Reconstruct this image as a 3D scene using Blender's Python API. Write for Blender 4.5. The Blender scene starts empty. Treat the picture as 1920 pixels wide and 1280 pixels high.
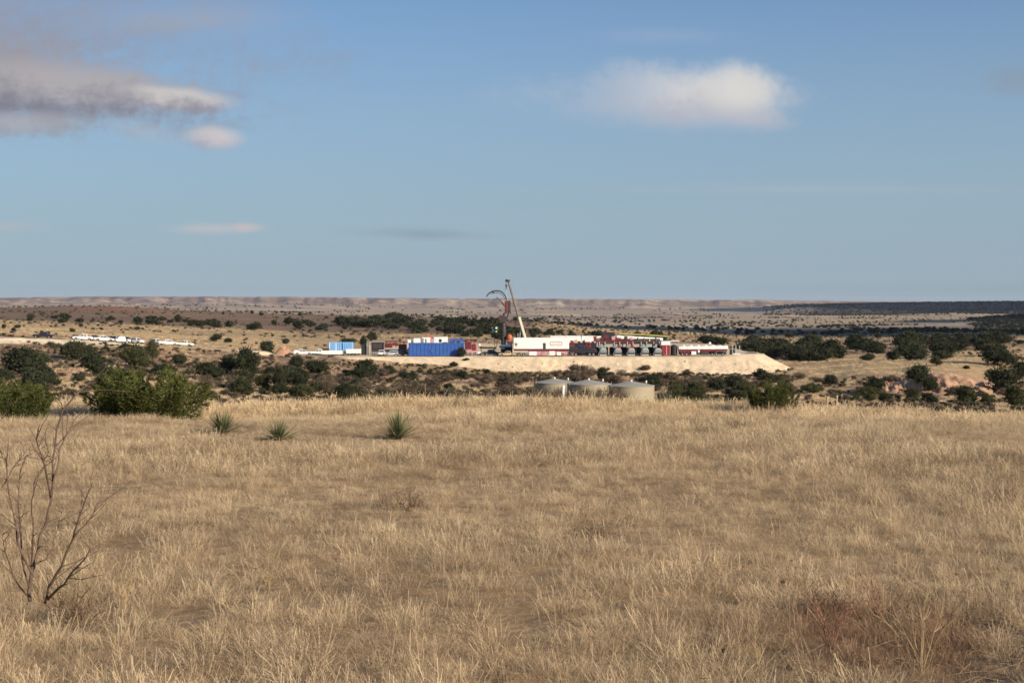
import bpy, math, random
import numpy as np
from mathutils import Vector, Matrix, Euler

SC = bpy.context.scene
COL = SC.collection
rnd = random.Random(11)
PI = math.pi
R = math.radians

# ------------------------------------------------------------------ camera
EYE = 1.65          # eye height above the ground at the photographer's feet
F = 2600.0          # focal length in pixels of the 1920 px wide photograph
HOR = 564.0         # row of the eye level in that photograph
cam_d = bpy.data.cameras.new('camera')
cam = bpy.data.objects.new('camera', cam_d)
COL.objects.link(cam)
cam_d.sensor_width = 36.0
cam_d.lens = F / 1920.0 * 36.0
cam_d.clip_start = 0.1
cam_d.clip_end = 120000.0
cam.location = (0, 0, EYE)
cam.rotation_euler = (PI / 2 - math.atan((640 - HOR) / F), 0, 0)
SC.camera = cam

# ------------------------------------------------------------------ sun, sky, exposure
SUN_EL, SUN_AZ = R(21), R(52)       # azimuth measured from straight behind the camera towards its right
sun_dir = Vector((math.sin(SUN_AZ) * math.cos(SUN_EL), -math.cos(SUN_AZ) * math.cos(SUN_EL), math.sin(SUN_EL)))
sun_l = bpy.data.lights.new('sun', 'SUN')
sun_l.energy = 5.0
sun_l.angle = R(0.53)
sun_l.color = (1.0, 0.87, 0.70)
sun = bpy.data.objects.new('sun', sun_l)
COL.objects.link(sun)
sun.rotation_euler = sun_dir.to_track_quat('Z', 'Y').to_euler()
sun.location = (60, -60, 60)

SC.view_settings.view_transform = 'Standard'
SC.view_settings.look = 'None'
SC.view_settings.exposure = 0.45
SC.view_settings.gamma = 1.0
SC.view_settings.use_curve_mapping = False
SC.cycles.max_bounces = 6
SC.cycles.diffuse_bounces = 2
SC.cycles.glossy_bounces = 2
SC.cycles.transparent_max_bounces = 8
SC.cycles.volume_bounces = 0
SC.cycles.use_denoising = True
SC.cycles.filter_width = 1.6

world = bpy.data.worlds.new('World')
SC.world = world
world.use_nodes = True
wt = world.node_tree
wt.nodes.clear()


class NT:
    """small helper around a node tree"""
    def __init__(s, t):
        s.t = t

    def n(s, typ, **kw):
        x = s.t.nodes.new(typ)
        for k, v in kw.items():
            setattr(x, k, v)
        return x

    def put(s, sock, v):
        if isinstance(v, bpy.types.NodeSocket):
            s.t.links.new(v, sock)
        else:
            sock.default_value = v

    def m(s, op, a, b=0.0, c=0.0, clamp=False):
        x = s.n('ShaderNodeMath', operation=op)
        x.use_clamp = clamp
        s.put(x.inputs[0], a)
        s.put(x.inputs[1], b)
        s.put(x.inputs[2], c)
        return x.outputs[0]

    def mix(s, f, a, b, blend='MIX'):
        x = s.n('ShaderNodeMix', data_type='RGBA', blend_type=blend)
        s.put(x.inputs[0], f)
        for k, v in ((6, a), (7, b)):
            if isinstance(v, tuple) and len(v) == 3:
                v = (*v, 1)
            s.put(x.inputs[k], v)
        return x.outputs[2]

    def rng(s, v, a, b, c=0.0, d=1.0, smooth=True):
        x = s.n('ShaderNodeMapRange')
        if smooth:
            x.interpolation_type = 'SMOOTHSTEP'
        s.put(x.inputs[0], v)
        for k, q in zip((1, 2, 3, 4), (a, b, c, d)):
            s.put(x.inputs[k], q)
        return x.outputs[0]

    def noise(s, vec, scale, detail=4.0, rough=0.5, dist=0.0, out=0):
        x = s.n('ShaderNodeTexNoise')
        if vec is not None:
            s.put(x.inputs['Vector'], vec)
        s.put(x.inputs['Scale'], scale)
        s.put(x.inputs['Detail'], detail)
        s.put(x.inputs['Roughness'], rough)
        s.put(x.inputs['Distortion'], dist)
        return x.outputs[out]


W = NT(wt)
sky = W.n('ShaderNodeTexSky', sky_type='NISHITA')
sky.sun_disc = False
sky.sun_elevation = SUN_EL
sky.sun_rotation = PI - SUN_AZ
sky.altitude = 900
sky.air_density = 1.0
sky.dust_density = 0.6
sky.ozone_density = 1.6
tc = W.n('ShaderNodeTexCoord')
sep = W.n('ShaderNodeSeparateXYZ')
W.put(sep.inputs[0], tc.outputs['Generated'])
X, Y, Z = sep.outputs
Yc = W.m('MAXIMUM', Y, 0.05)
U = W.m('MULTIPLY_ADD', W.m('DIVIDE', X, Yc), F, 960.0)      # direction of each cloud, on a plane ahead
V = W.m('MULTIPLY_ADD', W.m('DIVIDE', Z, Yc), -F, HOR)
uv = W.n('ShaderNodeCombineXYZ')
W.put(uv.inputs[0], W.m('MULTIPLY', U, 0.01))
W.put(uv.inputs[1], W.m('MULTIPLY', V, 0.01))
uvs = W.n('ShaderNodeVectorMath', operation='MULTIPLY')
W.put(uvs.inputs[0], uv.outputs[0])
uvs.inputs[1].default_value = (0.45, 1.6, 1)
nA = W.noise(uv.outputs[0], 0.9, 7, 0.55)                    # billows
nB = W.noise(uvs.outputs[0], 0.8, 6, 0.6)                    # streaks
nC = W.noise(uv.outputs[0], 3.2, 8, 0.68, 0.3)
col = W.mix(1.0, sky.outputs[0], (0.0480, 0.0655, 0.0845), 'MULTIPLY')
# thin grey-blue air low over the horizon, the same all the way round
col = W.mix(W.rng(Z, 0.30, 0.0, 0.10, 0.90), col, (0.233, 0.304, 0.363))


def cloud(u, v, ru, rv, soft, amp, bright, strength, streak=0.4, tilt=0.0, under=None, flat=1.0, fade=None):
    """one cloud: an ellipse broken up by noise; 'bright' is the colour of its lit vapour"""
    global col
    du = W.m('SUBTRACT', U, u)
    dv = W.m('SUBTRACT', W.m('SUBTRACT', V, v), W.m('MULTIPLY', du, tilt))
    a = W.m('POWER', W.m('ABSOLUTE', W.m('DIVIDE', du, ru)), 2.0)
    b = W.m('POWER', W.m('ABSOLUTE', W.m('DIVIDE', dv, rv)), 2.0 * flat)
    q = W.m('SQRT', W.m('ADD', a, b))
    nz = W.m('ADD', W.m('MULTIPLY', nB, streak), W.m('MULTIPLY', nA, 1 - streak))
    nz = W.m('ADD', nz, W.m('MULTIPLY', W.m('SUBTRACT', nC, 0.5), 0.5))
    k = W.m('ADD', W.m('SUBTRACT', 1.0, q), W.m('MULTIPLY', W.m('SUBTRACT', nz, 0.5), amp))
    bright = tuple(q_ * 0.745 for q_ in bright)
    under = tuple(q_ * 0.745 for q_ in under) if under else None
    mask = W.m('MULTIPLY', W.rng(k, 0.0, soft), strength)
    mask = W.m('MULTIPLY', mask, W.rng(Y, 0.1, 0.4))
    if fade: mask = W.m('MULTIPLY', mask, W.rng(U, fade[0], fade[1], 0.5, 1.0))
    c = bright
    if under:
        t = W.m('ADD', W.m('DIVIDE', dv, rv), W.m('MULTIPLY', W.m('SUBTRACT', nz, 0.5), 3.0))
        c = W.mix(W.rng(t, -0.45, 0.8), bright, under)
    col = W.mix(mask, col, c)


G1 = (0.40, 0.385, 0.40)
G2 = (0.225, 0.225, 0.275)
WH = (0.66, 0.63, 0.62)
cloud(1920, 150, 120, 45, 1.0, 1.4, (0.27, 0.30, 0.36), 0.5)
cloud(1240, 72, 190, 26, 1.2, 1.2, (0.36, 0.44, 0.60), 0.35, 0.8)
cloud(1500, 356, 620, 16, 1.4, 1.0, (0.42, 0.47, 0.53), 0.45, 0.9)
cloud(-120, 10, 900, 260, 1.2, 1.5, (0.30, 0.295, 0.34), 0.95, 0.75, 0.12)
cloud(360, 40, 330, 50, 1.2, 1.4, (0.36, 0.40, 0.48), 0.5, 0.8)
cloud(-150, 140, 640, 120, 0.7, 1.3, (0.33, 0.315, 0.355), 0.95, 0.6, 0.10, G2)
cloud(130, 168, 330, 66, 0.7, 0.9, (0.43, 0.405, 0.42), 0.9, 0.5, 0.09, G2)
cloud(335, 188, 135, 30, 0.6, 0.9, (0.58, 0.55, 0.54), 0.92, 0.35, 0.1, (0.30, 0.29, 0.34))
cloud(-60, 200, 400, 13, 1.0, 0.8, (0.21, 0.21, 0.26), 0.75, 0.9, 0.02)
cloud(40, 236, 190, 34, 0.9, 1.3, (0.42, 0.41, 0.43), 0.75, 0.5, 0.0, (0.33, 0.35, 0.40))
cloud(265, 247, 110, 30, 1.2, 1.5, (0.42, 0.46, 0.52), 0.5, 0.6, 0.2)
cloud(406, 262, 74, 31, 0.75, 0.9, (0.62, 0.56, 0.56), 0.9, 0.3, 0.05, (0.38, 0.39, 0.46))
cloud(1215, 200, 370, 66, 1.3, 1.5, (0.50, 0.53, 0.60), 0.55, 0.6, 0.05)
cloud(1290, 184, 250, 82, 1.0, 1.1, (0.66, 0.645, 0.65), 0.93, 0.3, 0.06, (0.46, 0.465, 0.53), 1.3, (1060, 1330))
cloud(1385, 172, 105, 68, 1.0, 1.0, (0.72, 0.69, 0.65), 0.8, 0.2, 0.1)
cloud(1420, 225, 110, 30, 1.2, 1.0, (0.50, 0.50, 0.54), 0.6, 0.4, 0.1)
cloud(405, 429, 120, 15, 1.1, 1.2, (0.52, 0.50, 0.52), 0.75, 0.7)
cloud(462, 426, 40, 13, 0.9, 1.0, (0.55, 0.49, 0.50), 0.75, 0.4)
cloud(15, 425, 120, 16, 1.2, 1.2, (0.45, 0.46, 0.48), 0.6, 0.7)
cloud(800, 439, 190, 17, 1.1, 1.1, (0.255, 0.33, 0.41), 0.75, 0.7, 0.02)
bg = W.n('ShaderNodeBackground')
W.put(bg.inputs[0], col)
bg.inputs[1].default_value = 1.0
wo = W.n('ShaderNodeOutputWorld')
W.put(wo.inputs[0], bg.outputs[0])


# ------------------------------------------------------------------ tagging and mesh helpers
def tag(o, label=None, cat=None, group=None, kind=None):
    if label: o['label'] = label
    if cat: o['category'] = cat
    if group: o['group'] = group
    if kind: o['kind'] = kind
    return o


def empty(name, loc=(0, 0, 0), rz=0.0):
    o = bpy.data.objects.new(name, None)
    o.empty_display_size = 0.3
    o.location = loc
    o.rotation_euler = (0, 0, rz)
    COL.objects.link(o)
    return o


def copy_tree(o, parent=None):
    c = o.copy()
    COL.objects.link(c)
    if parent:
        c.parent = parent
    for ch in [k for k in KIDS.get(o.name, [])]:
        copy_tree(ch, c)
        KIDS.setdefault(c.name, []).append(LAST[0])
    LAST[0] = c
    return c


KIDS = {}
LAST = [None]


def mesh_np(name, V_, Fq, smooth=False):
    """mesh from numpy vertices and quad/tri faces (all of one size)"""
    me = bpy.data.meshes.new(name)
    V_ = np.asarray(V_, dtype=np.float32)
    Fq = np.asarray(Fq, dtype=np.int32)
    k = Fq.shape[1]
    me.vertices.add(len(V_))
    me.vertices.foreach_set('co', V_.ravel())
    me.loops.add(Fq.size)
    me.loops.foreach_set('vertex_index', Fq.ravel())
    me.polygons.add(len(Fq))
    me.polygons.foreach_set('loop_start', np.arange(0, Fq.size, k, dtype=np.int32))
    me.polygons.foreach_set('loop_total', np.full(len(Fq), k, dtype=np.int32))
    if smooth:
        me.polygons.foreach_set('use_smooth', np.ones(len(Fq), dtype=bool))
    me.update(calc_edges=True)
    return me


def color_attr(me, arr, name='tint'):
    a = me.color_attributes.new(name, 'FLOAT_COLOR', 'POINT')
    arr = np.asarray(arr, dtype=np.float32)
    if arr.shape[1] == 3:
        arr = np.hstack([arr, np.ones((len(arr), 1), np.float32)])
    a.data.foreach_set('color', arr.ravel())


class MB:
    def __init__(s):
        s.v = []; s.f = []

    def add(s, vs, fs):
        n = len(s.v)
        s.v += [tuple(p) for p in vs]
        s.f += [tuple(i + n for i in f) for f in fs]
        return s

    def box(s, x0, x1, y0, y1, z0, z1, tx=0.0, ty=0.0):
        """box; tx, ty pull the top in"""
        return s.add([(x0, y0, z0), (x1, y0, z0), (x1, y1, z0), (x0, y1, z0),
                      (x0 + tx, y0 + ty, z1), (x1 - tx, y0 + ty, z1), (x1 - tx, y1 - ty, z1), (x0 + tx, y1 - ty, z1)],
                     [(3, 2, 1, 0), (4, 5, 6, 7), (0, 1, 5, 4), (1, 2, 6, 5), (2, 3, 7, 6), (3, 0, 4, 7)])

    def tube(s, p0, p1, r0, r1=None, n=10, caps=True):
        if r1 is None: r1 = r0
        p0, p1 = Vector(p0), Vector(p1)
        d = (p1 - p0)
        if d.length < 1e-6: return s
        q = d.to_track_quat('Z', 'Y')
        a = [q @ Vector((math.cos(2 * PI * i / n), math.sin(2 * PI * i / n), 0)) for i in range(n)]
        vs = [p0 + r0 * k for k in a] + [p1 + r1 * k for k in a]
        fs = [(i, (i + 1) % n, n + (i + 1) % n, n + i) for i in range(n)]
        if caps:
            fs += [tuple(range(n - 1, -1, -1)), tuple(range(n, 2 * n))]
        return s.add(vs, fs)

    def path(s, pts, radii, n=6):
        """a continuous tube along points"""
        pts = [Vector(p) for p in pts]
        if not isinstance(radii, (list, tuple)): radii = [radii] * len(pts)
        vs = []; fs = []
        for i, p in enumerate(pts):
            d = (pts[min(i + 1, len(pts) - 1)] - pts[max(i - 1, 0)])
            q = d.to_track_quat('Z', 'Y')
            for k in range(n):
                vs.append(p + q @ Vector((math.cos(2 * PI * k / n), math.sin(2 * PI * k / n), 0)) * radii[i])
        for i in range(len(pts) - 1):
            for k in range(n):
                a, b = i * n + k, i * n + (k + 1) % n
                fs.append((a, b, b + n, a + n))
        fs.append(tuple(range(n - 1, -1, -1)))
        fs.append(tuple(range((len(pts) - 1) * n, len(pts) * n)))
        return s.add(vs, fs)

    def prism(s, prof, y0, y1, ty=0.0, zt=None):
        """(x, z) outline extruded across y; above height zt the sides lean in by ty"""
        n = len(prof)
        f = lambda z: 0.0 if zt is None else (ty if z > zt else 0.0)
        vs = [(x, y0 + f(z), z) for x, z in prof] + [(x, y1 - f(z), z) for x, z in prof]
        fs = [tuple(range(n)), tuple(range(2 * n - 1, n - 1, -1))]
        fs += [((i + 1) % n, i, n + i, n + (i + 1) % n) for i in range(n)]
        return s.add(vs, fs)

    def ball(s, c, r, n=10, m=6, sz=1.0):
        vs = [(c[0], c[1], c[2] - r * sz)]
        for j in range(1, m):
            t = PI * j / m - PI / 2
            for i in range(n):
                a = 2 * PI * i / n
                vs.append((c[0] + r * math.cos(t) * math.cos(a), c[1] + r * math.cos(t) * math.sin(a), c[2] + r * sz * math.sin(t)))
        vs.append((c[0], c[1], c[2] + r * sz))
        L = len(vs) - 1
        fs = [(0, 1 + (i + 1) % n, 1 + i) for i in range(n)]
        for j in range(m - 2):
            for i in range(n):
                a, b = 1 + j * n + i, 1 + j * n + (i + 1) % n
                fs.append((a, b, b + n, a + n))
        o = 1 + (m - 2) * n
        fs += [(o + i, o + (i + 1) % n, L) for i in range(n)]
        return s.add(vs, fs)

    def build(s, name, mat, parent=None, smooth=False, bevel=0.0, loc=None):
        me = bpy.data.meshes.new(name)
        me.from_pydata(s.v, [], s.f)
        me.materials.append(mat)
        if smooth:
            me.polygons.foreach_set('use_smooth', [True] * len(me.polygons))
        me.update()
        o = bpy.data.objects.new(name, me)
        COL.objects.link(o)
        if parent:
            o.parent = parent
            KIDS.setdefault(parent.name, []).append(o)
        if loc: o.location = loc
        if bevel:
            b = o.modifiers.new('bevel', 'BEVEL')
            b.width = bevel; b.segments = 2; b.limit_method = 'ANGLE'
        return o


# ------------------------------------------------------------------ materials
def mat(name, color, rough=0.7, metal=0.0, var=0.0, scale=3.0, dirt=None, spec=0.4):
    m = bpy.data.materials.new(name)
    m.use_nodes = True
    N = NT(m.node_tree)
    b = m.node_tree.nodes['Principled BSDF']
    b.inputs['Roughness'].default_value = rough
    b.inputs['Metallic'].default_value = metal
    b.inputs['Specular IOR Level'].default_value = spec
    c = (*color, 1)
    if var:
        t = N.n('ShaderNodeTexCoord')
        f = N.noise(t.outputs['Object'], scale, 5, 0.6)
        lo = tuple(k * (1 - var) for k in color)
        hi = tuple(min(1, k * (1 + var)) for k in color)
        c = N.mix(N.rng(f, 0.3, 0.7), lo, hi)
        if dirt:
            g = N.noise(t.outputs['Object'], scale * 0.6, 6, 0.7)
            c = N.mix(N.m('MULTIPLY', N.rng(g, 0.5, 0.75), 0.7), c, dirt)
        N.put(b.inputs['Base Color'], c)
    else:
        b.inputs['Base Color'].default_value = c
    return m


DUST = (0.36, 0.27, 0.18)
M = {}
M['white'] = mat('white_paint', (0.80, 0.78, 0.74), 0.45, 0, 0.04, 1.2, (0.62, 0.55, 0.45))
M['white_car'] = mat('white_car_paint', (0.80, 0.79, 0.77), 0.3, 0, 0.02, 1.0, (0.66, 0.6, 0.5))
M['silver'] = mat('silver_car_paint', (0.42, 0.44, 0.45), 0.3, 0.3, 0.05, 1.0, (0.4, 0.35, 0.28))
M['dark_car'] = mat('dark_car_paint', (0.025, 0.022, 0.03), 0.3, 0, 0.1, 1.0)
M['navy_car'] = mat('navy_car_paint', (0.02, 0.025, 0.07), 0.3, 0, 0.1, 1.0)
M['glass'] = mat('dark_glass', (0.02, 0.025, 0.03), 0.12, spec=0.6)
M['rubber'] = mat('tyre_rubber', (0.02, 0.02, 0.02), 0.9, 0, 0.3, 4)
M['steel'] = mat('bare_steel', (0.40, 0.41, 0.40), 0.45, 0.6, 0.15, 2.0, (0.25, 0.2, 0.15))
M['grey'] = mat('grey_paint', (0.36, 0.38, 0.37), 0.5, 0, 0.12, 2.5, (0.18, 0.15, 0.12))
M['black'] = mat('black_steel', (0.018, 0.018, 0.022), 0.6, 0, 0.3, 2)
M['dark'] = mat('dark_brown_steel', (0.055, 0.04, 0.038), 0.6, 0.1, 0.3, 2)
M['maroon'] = mat('maroon_paint', (0.13, 0.020, 0.026), 0.45, 0, 0.15, 1.5, (0.12, 0.06, 0.05))
M['red'] = mat('red_paint', (0.20, 0.025, 0.028), 0.45, 0, 0.15, 1.5, (0.2, 0.07, 0.06))
M['pink'] = mat('pale_red_paint', (0.55, 0.26, 0.29), 0.5, 0, 0.12, 1.5, (0.6, 0.45, 0.4))
M['blue'] = mat('blue_tank_paint', (0.035, 0.10, 0.34), 0.5, 0, 0.08, 0.8, (0.06, 0.13, 0.36))
M['light_blue'] = mat('light_blue_plastic', (0.20, 0.42, 0.70), 0.5, 0, 0.08, 1.0)
M['green'] = mat('green_paint', (0.16, 0.26, 0.17), 0.5, 0, 0.15, 2.0)
M['orange'] = mat('orange_tarp', (0.45, 0.13, 0.06), 0.7, 0, 0.2, 2.0)
M['yellow'] = mat('yellow_paint', (0.50, 0.40, 0.08), 0.5, 0, 0.1, 1.5)
M['tan'] = mat('tan_paint', (0.48, 0.36, 0.22), 0.6, 0, 0.1, 1.5)
M['crane'] = mat('crane_cream_paint', (0.46, 0.43, 0.33), 0.5, 0, 0.08, 0.6)
M['tank'] = mat('tank_beige_paint', (0.31, 0.26, 0.175), 0.6, 0, 0.07, 0.5, (0.33, 0.28, 0.2))
M['tank_roof'] = mat('tank_roof_grey', (0.33, 0.305, 0.245), 0.6, 0, 0.08, 0.5)
M['cyan'] = mat('bright_cyan_panel', (0.45, 0.70, 0.85), 0.4)
M['skin'] = mat('skin', (0.35, 0.2, 0.13), 0.6)
M['cloth'] = mat('work_clothes', (0.35, 0.05, 0.04), 0.8)

# ------------------------------------------------------------------ value noise (numpy)
def _hash(ix, iy, seed):
    h = (ix.astype(np.int64) * 374761393 + iy.astype(np.int64) * 668265263 + seed * 1442695041) & 0xffffffff
    h = ((h ^ (h >> 13)) * 1274126177) & 0xffffffff
    return ((h ^ (h >> 16)) & 0xffff) / 65535.0


def vnoise(x, y, seed=0):
    x = np.asarray(x, float); y = np.asarray(y, float)
    ix = np.floor(x); iy = np.floor(y)
    fx = x - ix; fy = y - iy
    fx = fx * fx * (3 - 2 * fx); fy = fy * fy * (3 - 2 * fy)
    a = _hash(ix, iy, seed); b = _hash(ix + 1, iy, seed)
    c = _hash(ix, iy + 1, seed); d = _hash(ix + 1, iy + 1, seed)
    return (a * (1 - fx) + b * fx) * (1 - fy) + (c * (1 - fx) + d * fx) * fy


def fbm(x, y, octaves=4, seed=0):
    s = 0.0; a = 0.5; t = 0.0
    for k in range(octaves):
        s = s + a * vnoise(np.asarray(x) * 2 ** k + 17 * k, np.asarray(y) * 2 ** k + 31 * k, seed + k)
        t += a; a *= 0.5
    return s / t


def sst(a, b, x):
    t = np.clip((np.asarray(x, float) - a) / (b - a), 0, 1)
    return t * t * (3 - 2 * t)


# ------------------------------------------------------------------ the lie of the land
# a survey of the slopes ahead: rows are distances in metres, columns are bearings; each entry is
# how far below eye level the ground lies there, as (rows below the horizon) of the photograph
PX = np.array([0, 200, 400, 600, 760, 960, 1200, 1400, 1520, 1650, 1760, 1920], float)
TAB = {
    45:   [768, 762, 776, 772, 763, 763, 765, 773, 780, 784, 787, 790],
    60:   [790, 790, 800, 800, 800, 800, 800, 805, 810, 815, 815, 815],
    90:   [775, 775, 785, 788, 790, 792, 795, 798, 800, 802, 802, 802],
    140:  [768, 768, 780, 785, 790, 795, 795, 795, 795, 795, 795, 795],
    200:  [750, 746, 758, 765, 765, 765, 765, 768, 770, 770, 768, 770],
    250:  [730, 724, 740, 748, 746, 746, 750, 752, 752, 755, 752, 755],
    285:  [715, 706, 728, 737, 735, 735, 740, 740, 740, 742, 742, 745],
    298:  [709, 694, 722, 732, 731, 731, 736, 737, 731, 724, 712, 738],
    312:  [702, 688, 715, 727, 726, 727, 731, 733, 727, 711, 701, 729],
    330:  [690, 681, 708, 718, 720, 722, 727, 727, 722, 707, 699, 714],
    380:  [650, 664, 684, 695, 702, 708, 712, 712, 704, 690, 682, 690],
    430:  [628, 642, 657, 667, 681, 692, 699, 701, 692, 682, 675, 672],
    480:  [620, 631, 645, 659, 663, 670, 675, 680, 680, 674, 668, 662],
    560:  [613, 621, 632, 648, 649, 650, 650, 660, 666, 664, 660, 652],
    700:  [604, 608, 618, 630, 632, 636, 637, 648, 654, 653, 650, 644],
    850:  [598, 602, 610, 618, 620, 624, 630, 640, 643, 643, 641, 637],
    1000: [588, 590, 600, 604, 606, 612, 625, 634, 635, 634, 632, 630],
    1200: [577, 574, 583, 590, 594, 602, 620, 628, 629, 628, 626, 626],
    1400: [580, 579, 585, 592, 596, 604, 617, 624, 625, 624, 622, 624],
    2000: [586, 585, 588, 594, 600, 603, 610, 615, 616, 615, 615, 622],
    2600: [584, 584, 585, 590, 594, 598, 604, 608, 609, 608, 606, 592],
    3200: [581, 581, 582, 585, 589, 593, 599, 602, 602, 601, 600, 597],
    4500: [578, 578, 579, 581, 584, 587, 591, 593, 593, 592, 591, 592],
    5400: [576, 576, 577, 579, 581, 584, 588, 590, 590, 589, 588, 590],
    6000: [575, 575, 575, 577, 579, 582, 586, 588, 575, 569, 568, 567],
    7500: [573, 573, 573, 575, 577, 580, 582, 578, 571, 569, 568, 567],
    9800: [571, 571, 572, 573, 574, 576, 577, 576, 573, 570, 569, 568],
    10400: [566, 566, 566, 567, 568, 569, 570, 569, 569, 568, 568, 568],
    11000: [558, 556, 556, 557, 559, 560, 561, 562, 564, 566, 567, 567],
}
DS = np.array(sorted(TAB), float)
TY = np.array([TAB[int(d)] for d in DS], float)
LD = np.log(DS)

ROAD = [(0, 398, 632), (110, 408, 635), (200, 424, 641), (300, 438, 647), (420, 446, 655), (540, 446, 662), (640, 443, 666.5), (720, 441, 667)]


def at(px, d, z=0.0):
    """world point at bearing px and depth d"""
    return Vector(((px - 960) / F * d, d, z))


def zrow(py, d):
    return EYE - (py - HOR) / F * d


ROADP = [(at(p, d)[0], d, zrow(y, d)) for p, d, y in ROAD]
ROADP.insert(0, (ROADP[0][0] - 300, ROADP[0][1] - 20, ROADP[0][2] + 2))


RX = [p[0] for p in ROADP]; RY = [p[1] for p in ROADP]


def road_near(x, y):
    """distance to the dirt road and its level there"""
    best = np.full(np.shape(x), 1e9); zz = np.zeros(np.shape(x))
    for (x0, y0, z0), (x1, y1, z1) in zip(ROADP[:-1], ROADP[1:]):
        dx, dy = x1 - x0, y1 - y0
        t = np.clip(((x - x0) * dx + (y - y0) * dy) / (dx * dx + dy * dy), 0, 1)
        d = np.hypot(x - x0 - t * dx, y - y0 - t * dy)
        k = d < best
        best = np.where(k, d, best); zz = np.where(k, z0 + t * (z1 - z0), zz)
    return best, zz


def interp2(px, d):
    px = np.clip(px, PX[0], PX[-1])
    ld = np.clip(np.log(np.maximum(d, 1)), LD[0], LD[-1])
    j = np.clip(np.searchsorted(LD, ld) - 1, 0, len(LD) - 2)
    i = np.clip(np.searchsorted(PX, px) - 1, 0, len(PX) - 2)
    tx = (px - PX[i]) / (PX[i + 1] - PX[i]); tx = tx * tx * (3 - 2 * tx)
    ty = (ld - LD[j]) / (LD[j + 1] - LD[j])
    a = TY[j, i] * (1 - tx) + TY[j, i + 1] * tx
    b = TY[j + 1, i] * (1 - tx) + TY[j + 1, i + 1] * tx
    return a * (1 - ty) + b * ty


PADZ = zrow(668.5, 432)


def pad_sd(x, y):
    """signed distance outside the gravel pad's flat top (negative inside)"""
    x0, x1, y0, y1 = -56.0, at(1448, 430)[0], 431.0, 566.0
    wob = (fbm(x / 9, y / 9, 3, 5) - 0.5) * 1.6
    cx, cy = (x0 + x1) / 2, (y0 + y1) / 2
    qx = np.abs(x - cx) - (x1 - x0) / 2 + 8; qy = np.abs(y - cy) - (y1 - y0) / 2 + 8
    return np.hypot(np.maximum(qx, 0), np.maximum(qy, 0)) + np.minimum(np.maximum(qx, qy), 0) - 8 + wob


def ground(x, y):
    x = np.asarray(x, float); y = np.asarray(y, float)
    r = np.hypot(x, y)
    az = np.clip(np.arctan2(x, y), -R(27), R(27))
    px = 960 + F * np.tan(az)
    d = r * np.cos(az)
    # gullied far cliffs: the rims wander to and fro
    w = sst(5000, 8000, d)
    wm = sst(5200, 5700, d) * (1 - sst(7200, 8200, d)) * sst(1400, 1500, px)
    rid = np.abs(fbm(px / 55, d * 0 + 3, 3, 9) - 0.5) * 2
    rid2 = np.abs(fbm(px / 26, d / 1500, 4, 19) - 0.5) * 2
    dd = d * (1 + 0.045 * w * (1.2 * rid + 0.35 * rid2 - 0.5) + 0.035 * wm * (rid2 - 0.4))
    yy = interp2(px, dd)
    # beyond the last rim the tableland stays level
    z = EYE - (yy - HOR) / F * np.minimum(dd, 11000.0)
    zf = EYE - (interp2(px, d * 0 + 11000.0) - HOR) / F * 11000.0
    z = np.where(dd > 11000, zf, z)
    # the field at the photographer's feet
    h45 = (interp2(px, d * 0 + 45.0) - HOR) / F * 45.0
    hn = np.where(d < 7, 1.65 + 0.29 * d / 7, np.where(d < 27, 1.94 + (2.68 - 1.94) * (d - 7) / 20, 2.68 + (h45 - 2.68) * sst(27, 45, d) * 0.5 + (h45 - 2.68) * 0.5 * (d - 27) / 18))
    z = np.where(d < 45, EYE - hn, z)
    # roughness of the land at several sizes
    z = z + 0.05 * (fbm(x / 1.4, y / 1.4, 3, 1) - 0.5) * sst(0, 6, d) * (1 - sst(60, 120, d))
    z = z + 0.16 * (fbm(x / 7, y / 7, 3, 2) - 0.5) * sst(2, 12, d)
    z = z + 1.6 * (fbm(x / 28, y / 28, 4, 3) - 0.5) * sst(80, 220, d)
    z = z + 2.6 * (fbm(x / 90, y / 90, 4, 4) - 0.5) * sst(650, 1500, d)
    z = z + 14.0 * (fbm(x / 420, y / 420, 4, 6) - 0.5) * sst(1600, 3800, d) * (1 - 0.8 * sst(10200, 11500, d))
    # eroded banks: rills down the red dirt
    bank = sst(284, 290, d) * (1 - sst(306, 318, d)) * (sst(1600, 1660, px) * (1 - sst(1880, 1930, px)) + 0.8 * sst(90, 140, px) * (1 - sst(220, 260, px)))
    z = z - 3.6 * bank * np.abs(fbm(x / 2.6, y / 7, 4, 7) - 0.5) * 2 + 1.2 * bank * (fbm(x / 1.5, y / 2.5, 3, 8) - 0.5)
    rd, rz = road_near(x, y)
    near = (y < np.interp(x, RX, RY)) & (px < 275)
    k = 1 - sst(5.0, 16, rd)
    z = np.where(near, z * (1 - k) + (rz - 0.42 * np.clip(rd - 5.0, 0, 4.0)) * k, z * (1 - k) + rz * k)
    # level the ground beneath the pad
    sd = pad_sd(x, y)
    k = (1 - sst(0, 9, sd)) * sst(-70, -44, x)
    z = np.where(sd < 40, z * (1 - k) + np.minimum(z, PADZ - 0.9) * k, z)
    z = np.where((sd < 24) & (z > PADZ - 0.1) & (y > 420), z * 0.15 + (PADZ - 0.1) * 0.85, z)
    return z


def gz(x, y):
    x_, y_ = np.array([x]), np.array([y])
    z = float(ground(x_, y_)[0])
    sd = float(pad_sd(x_, y_)[0])
    if sd < 14:
        z = max(z, PADZ - max(0.0, sd) * 0.48)
    return z


_cache = {}


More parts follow.
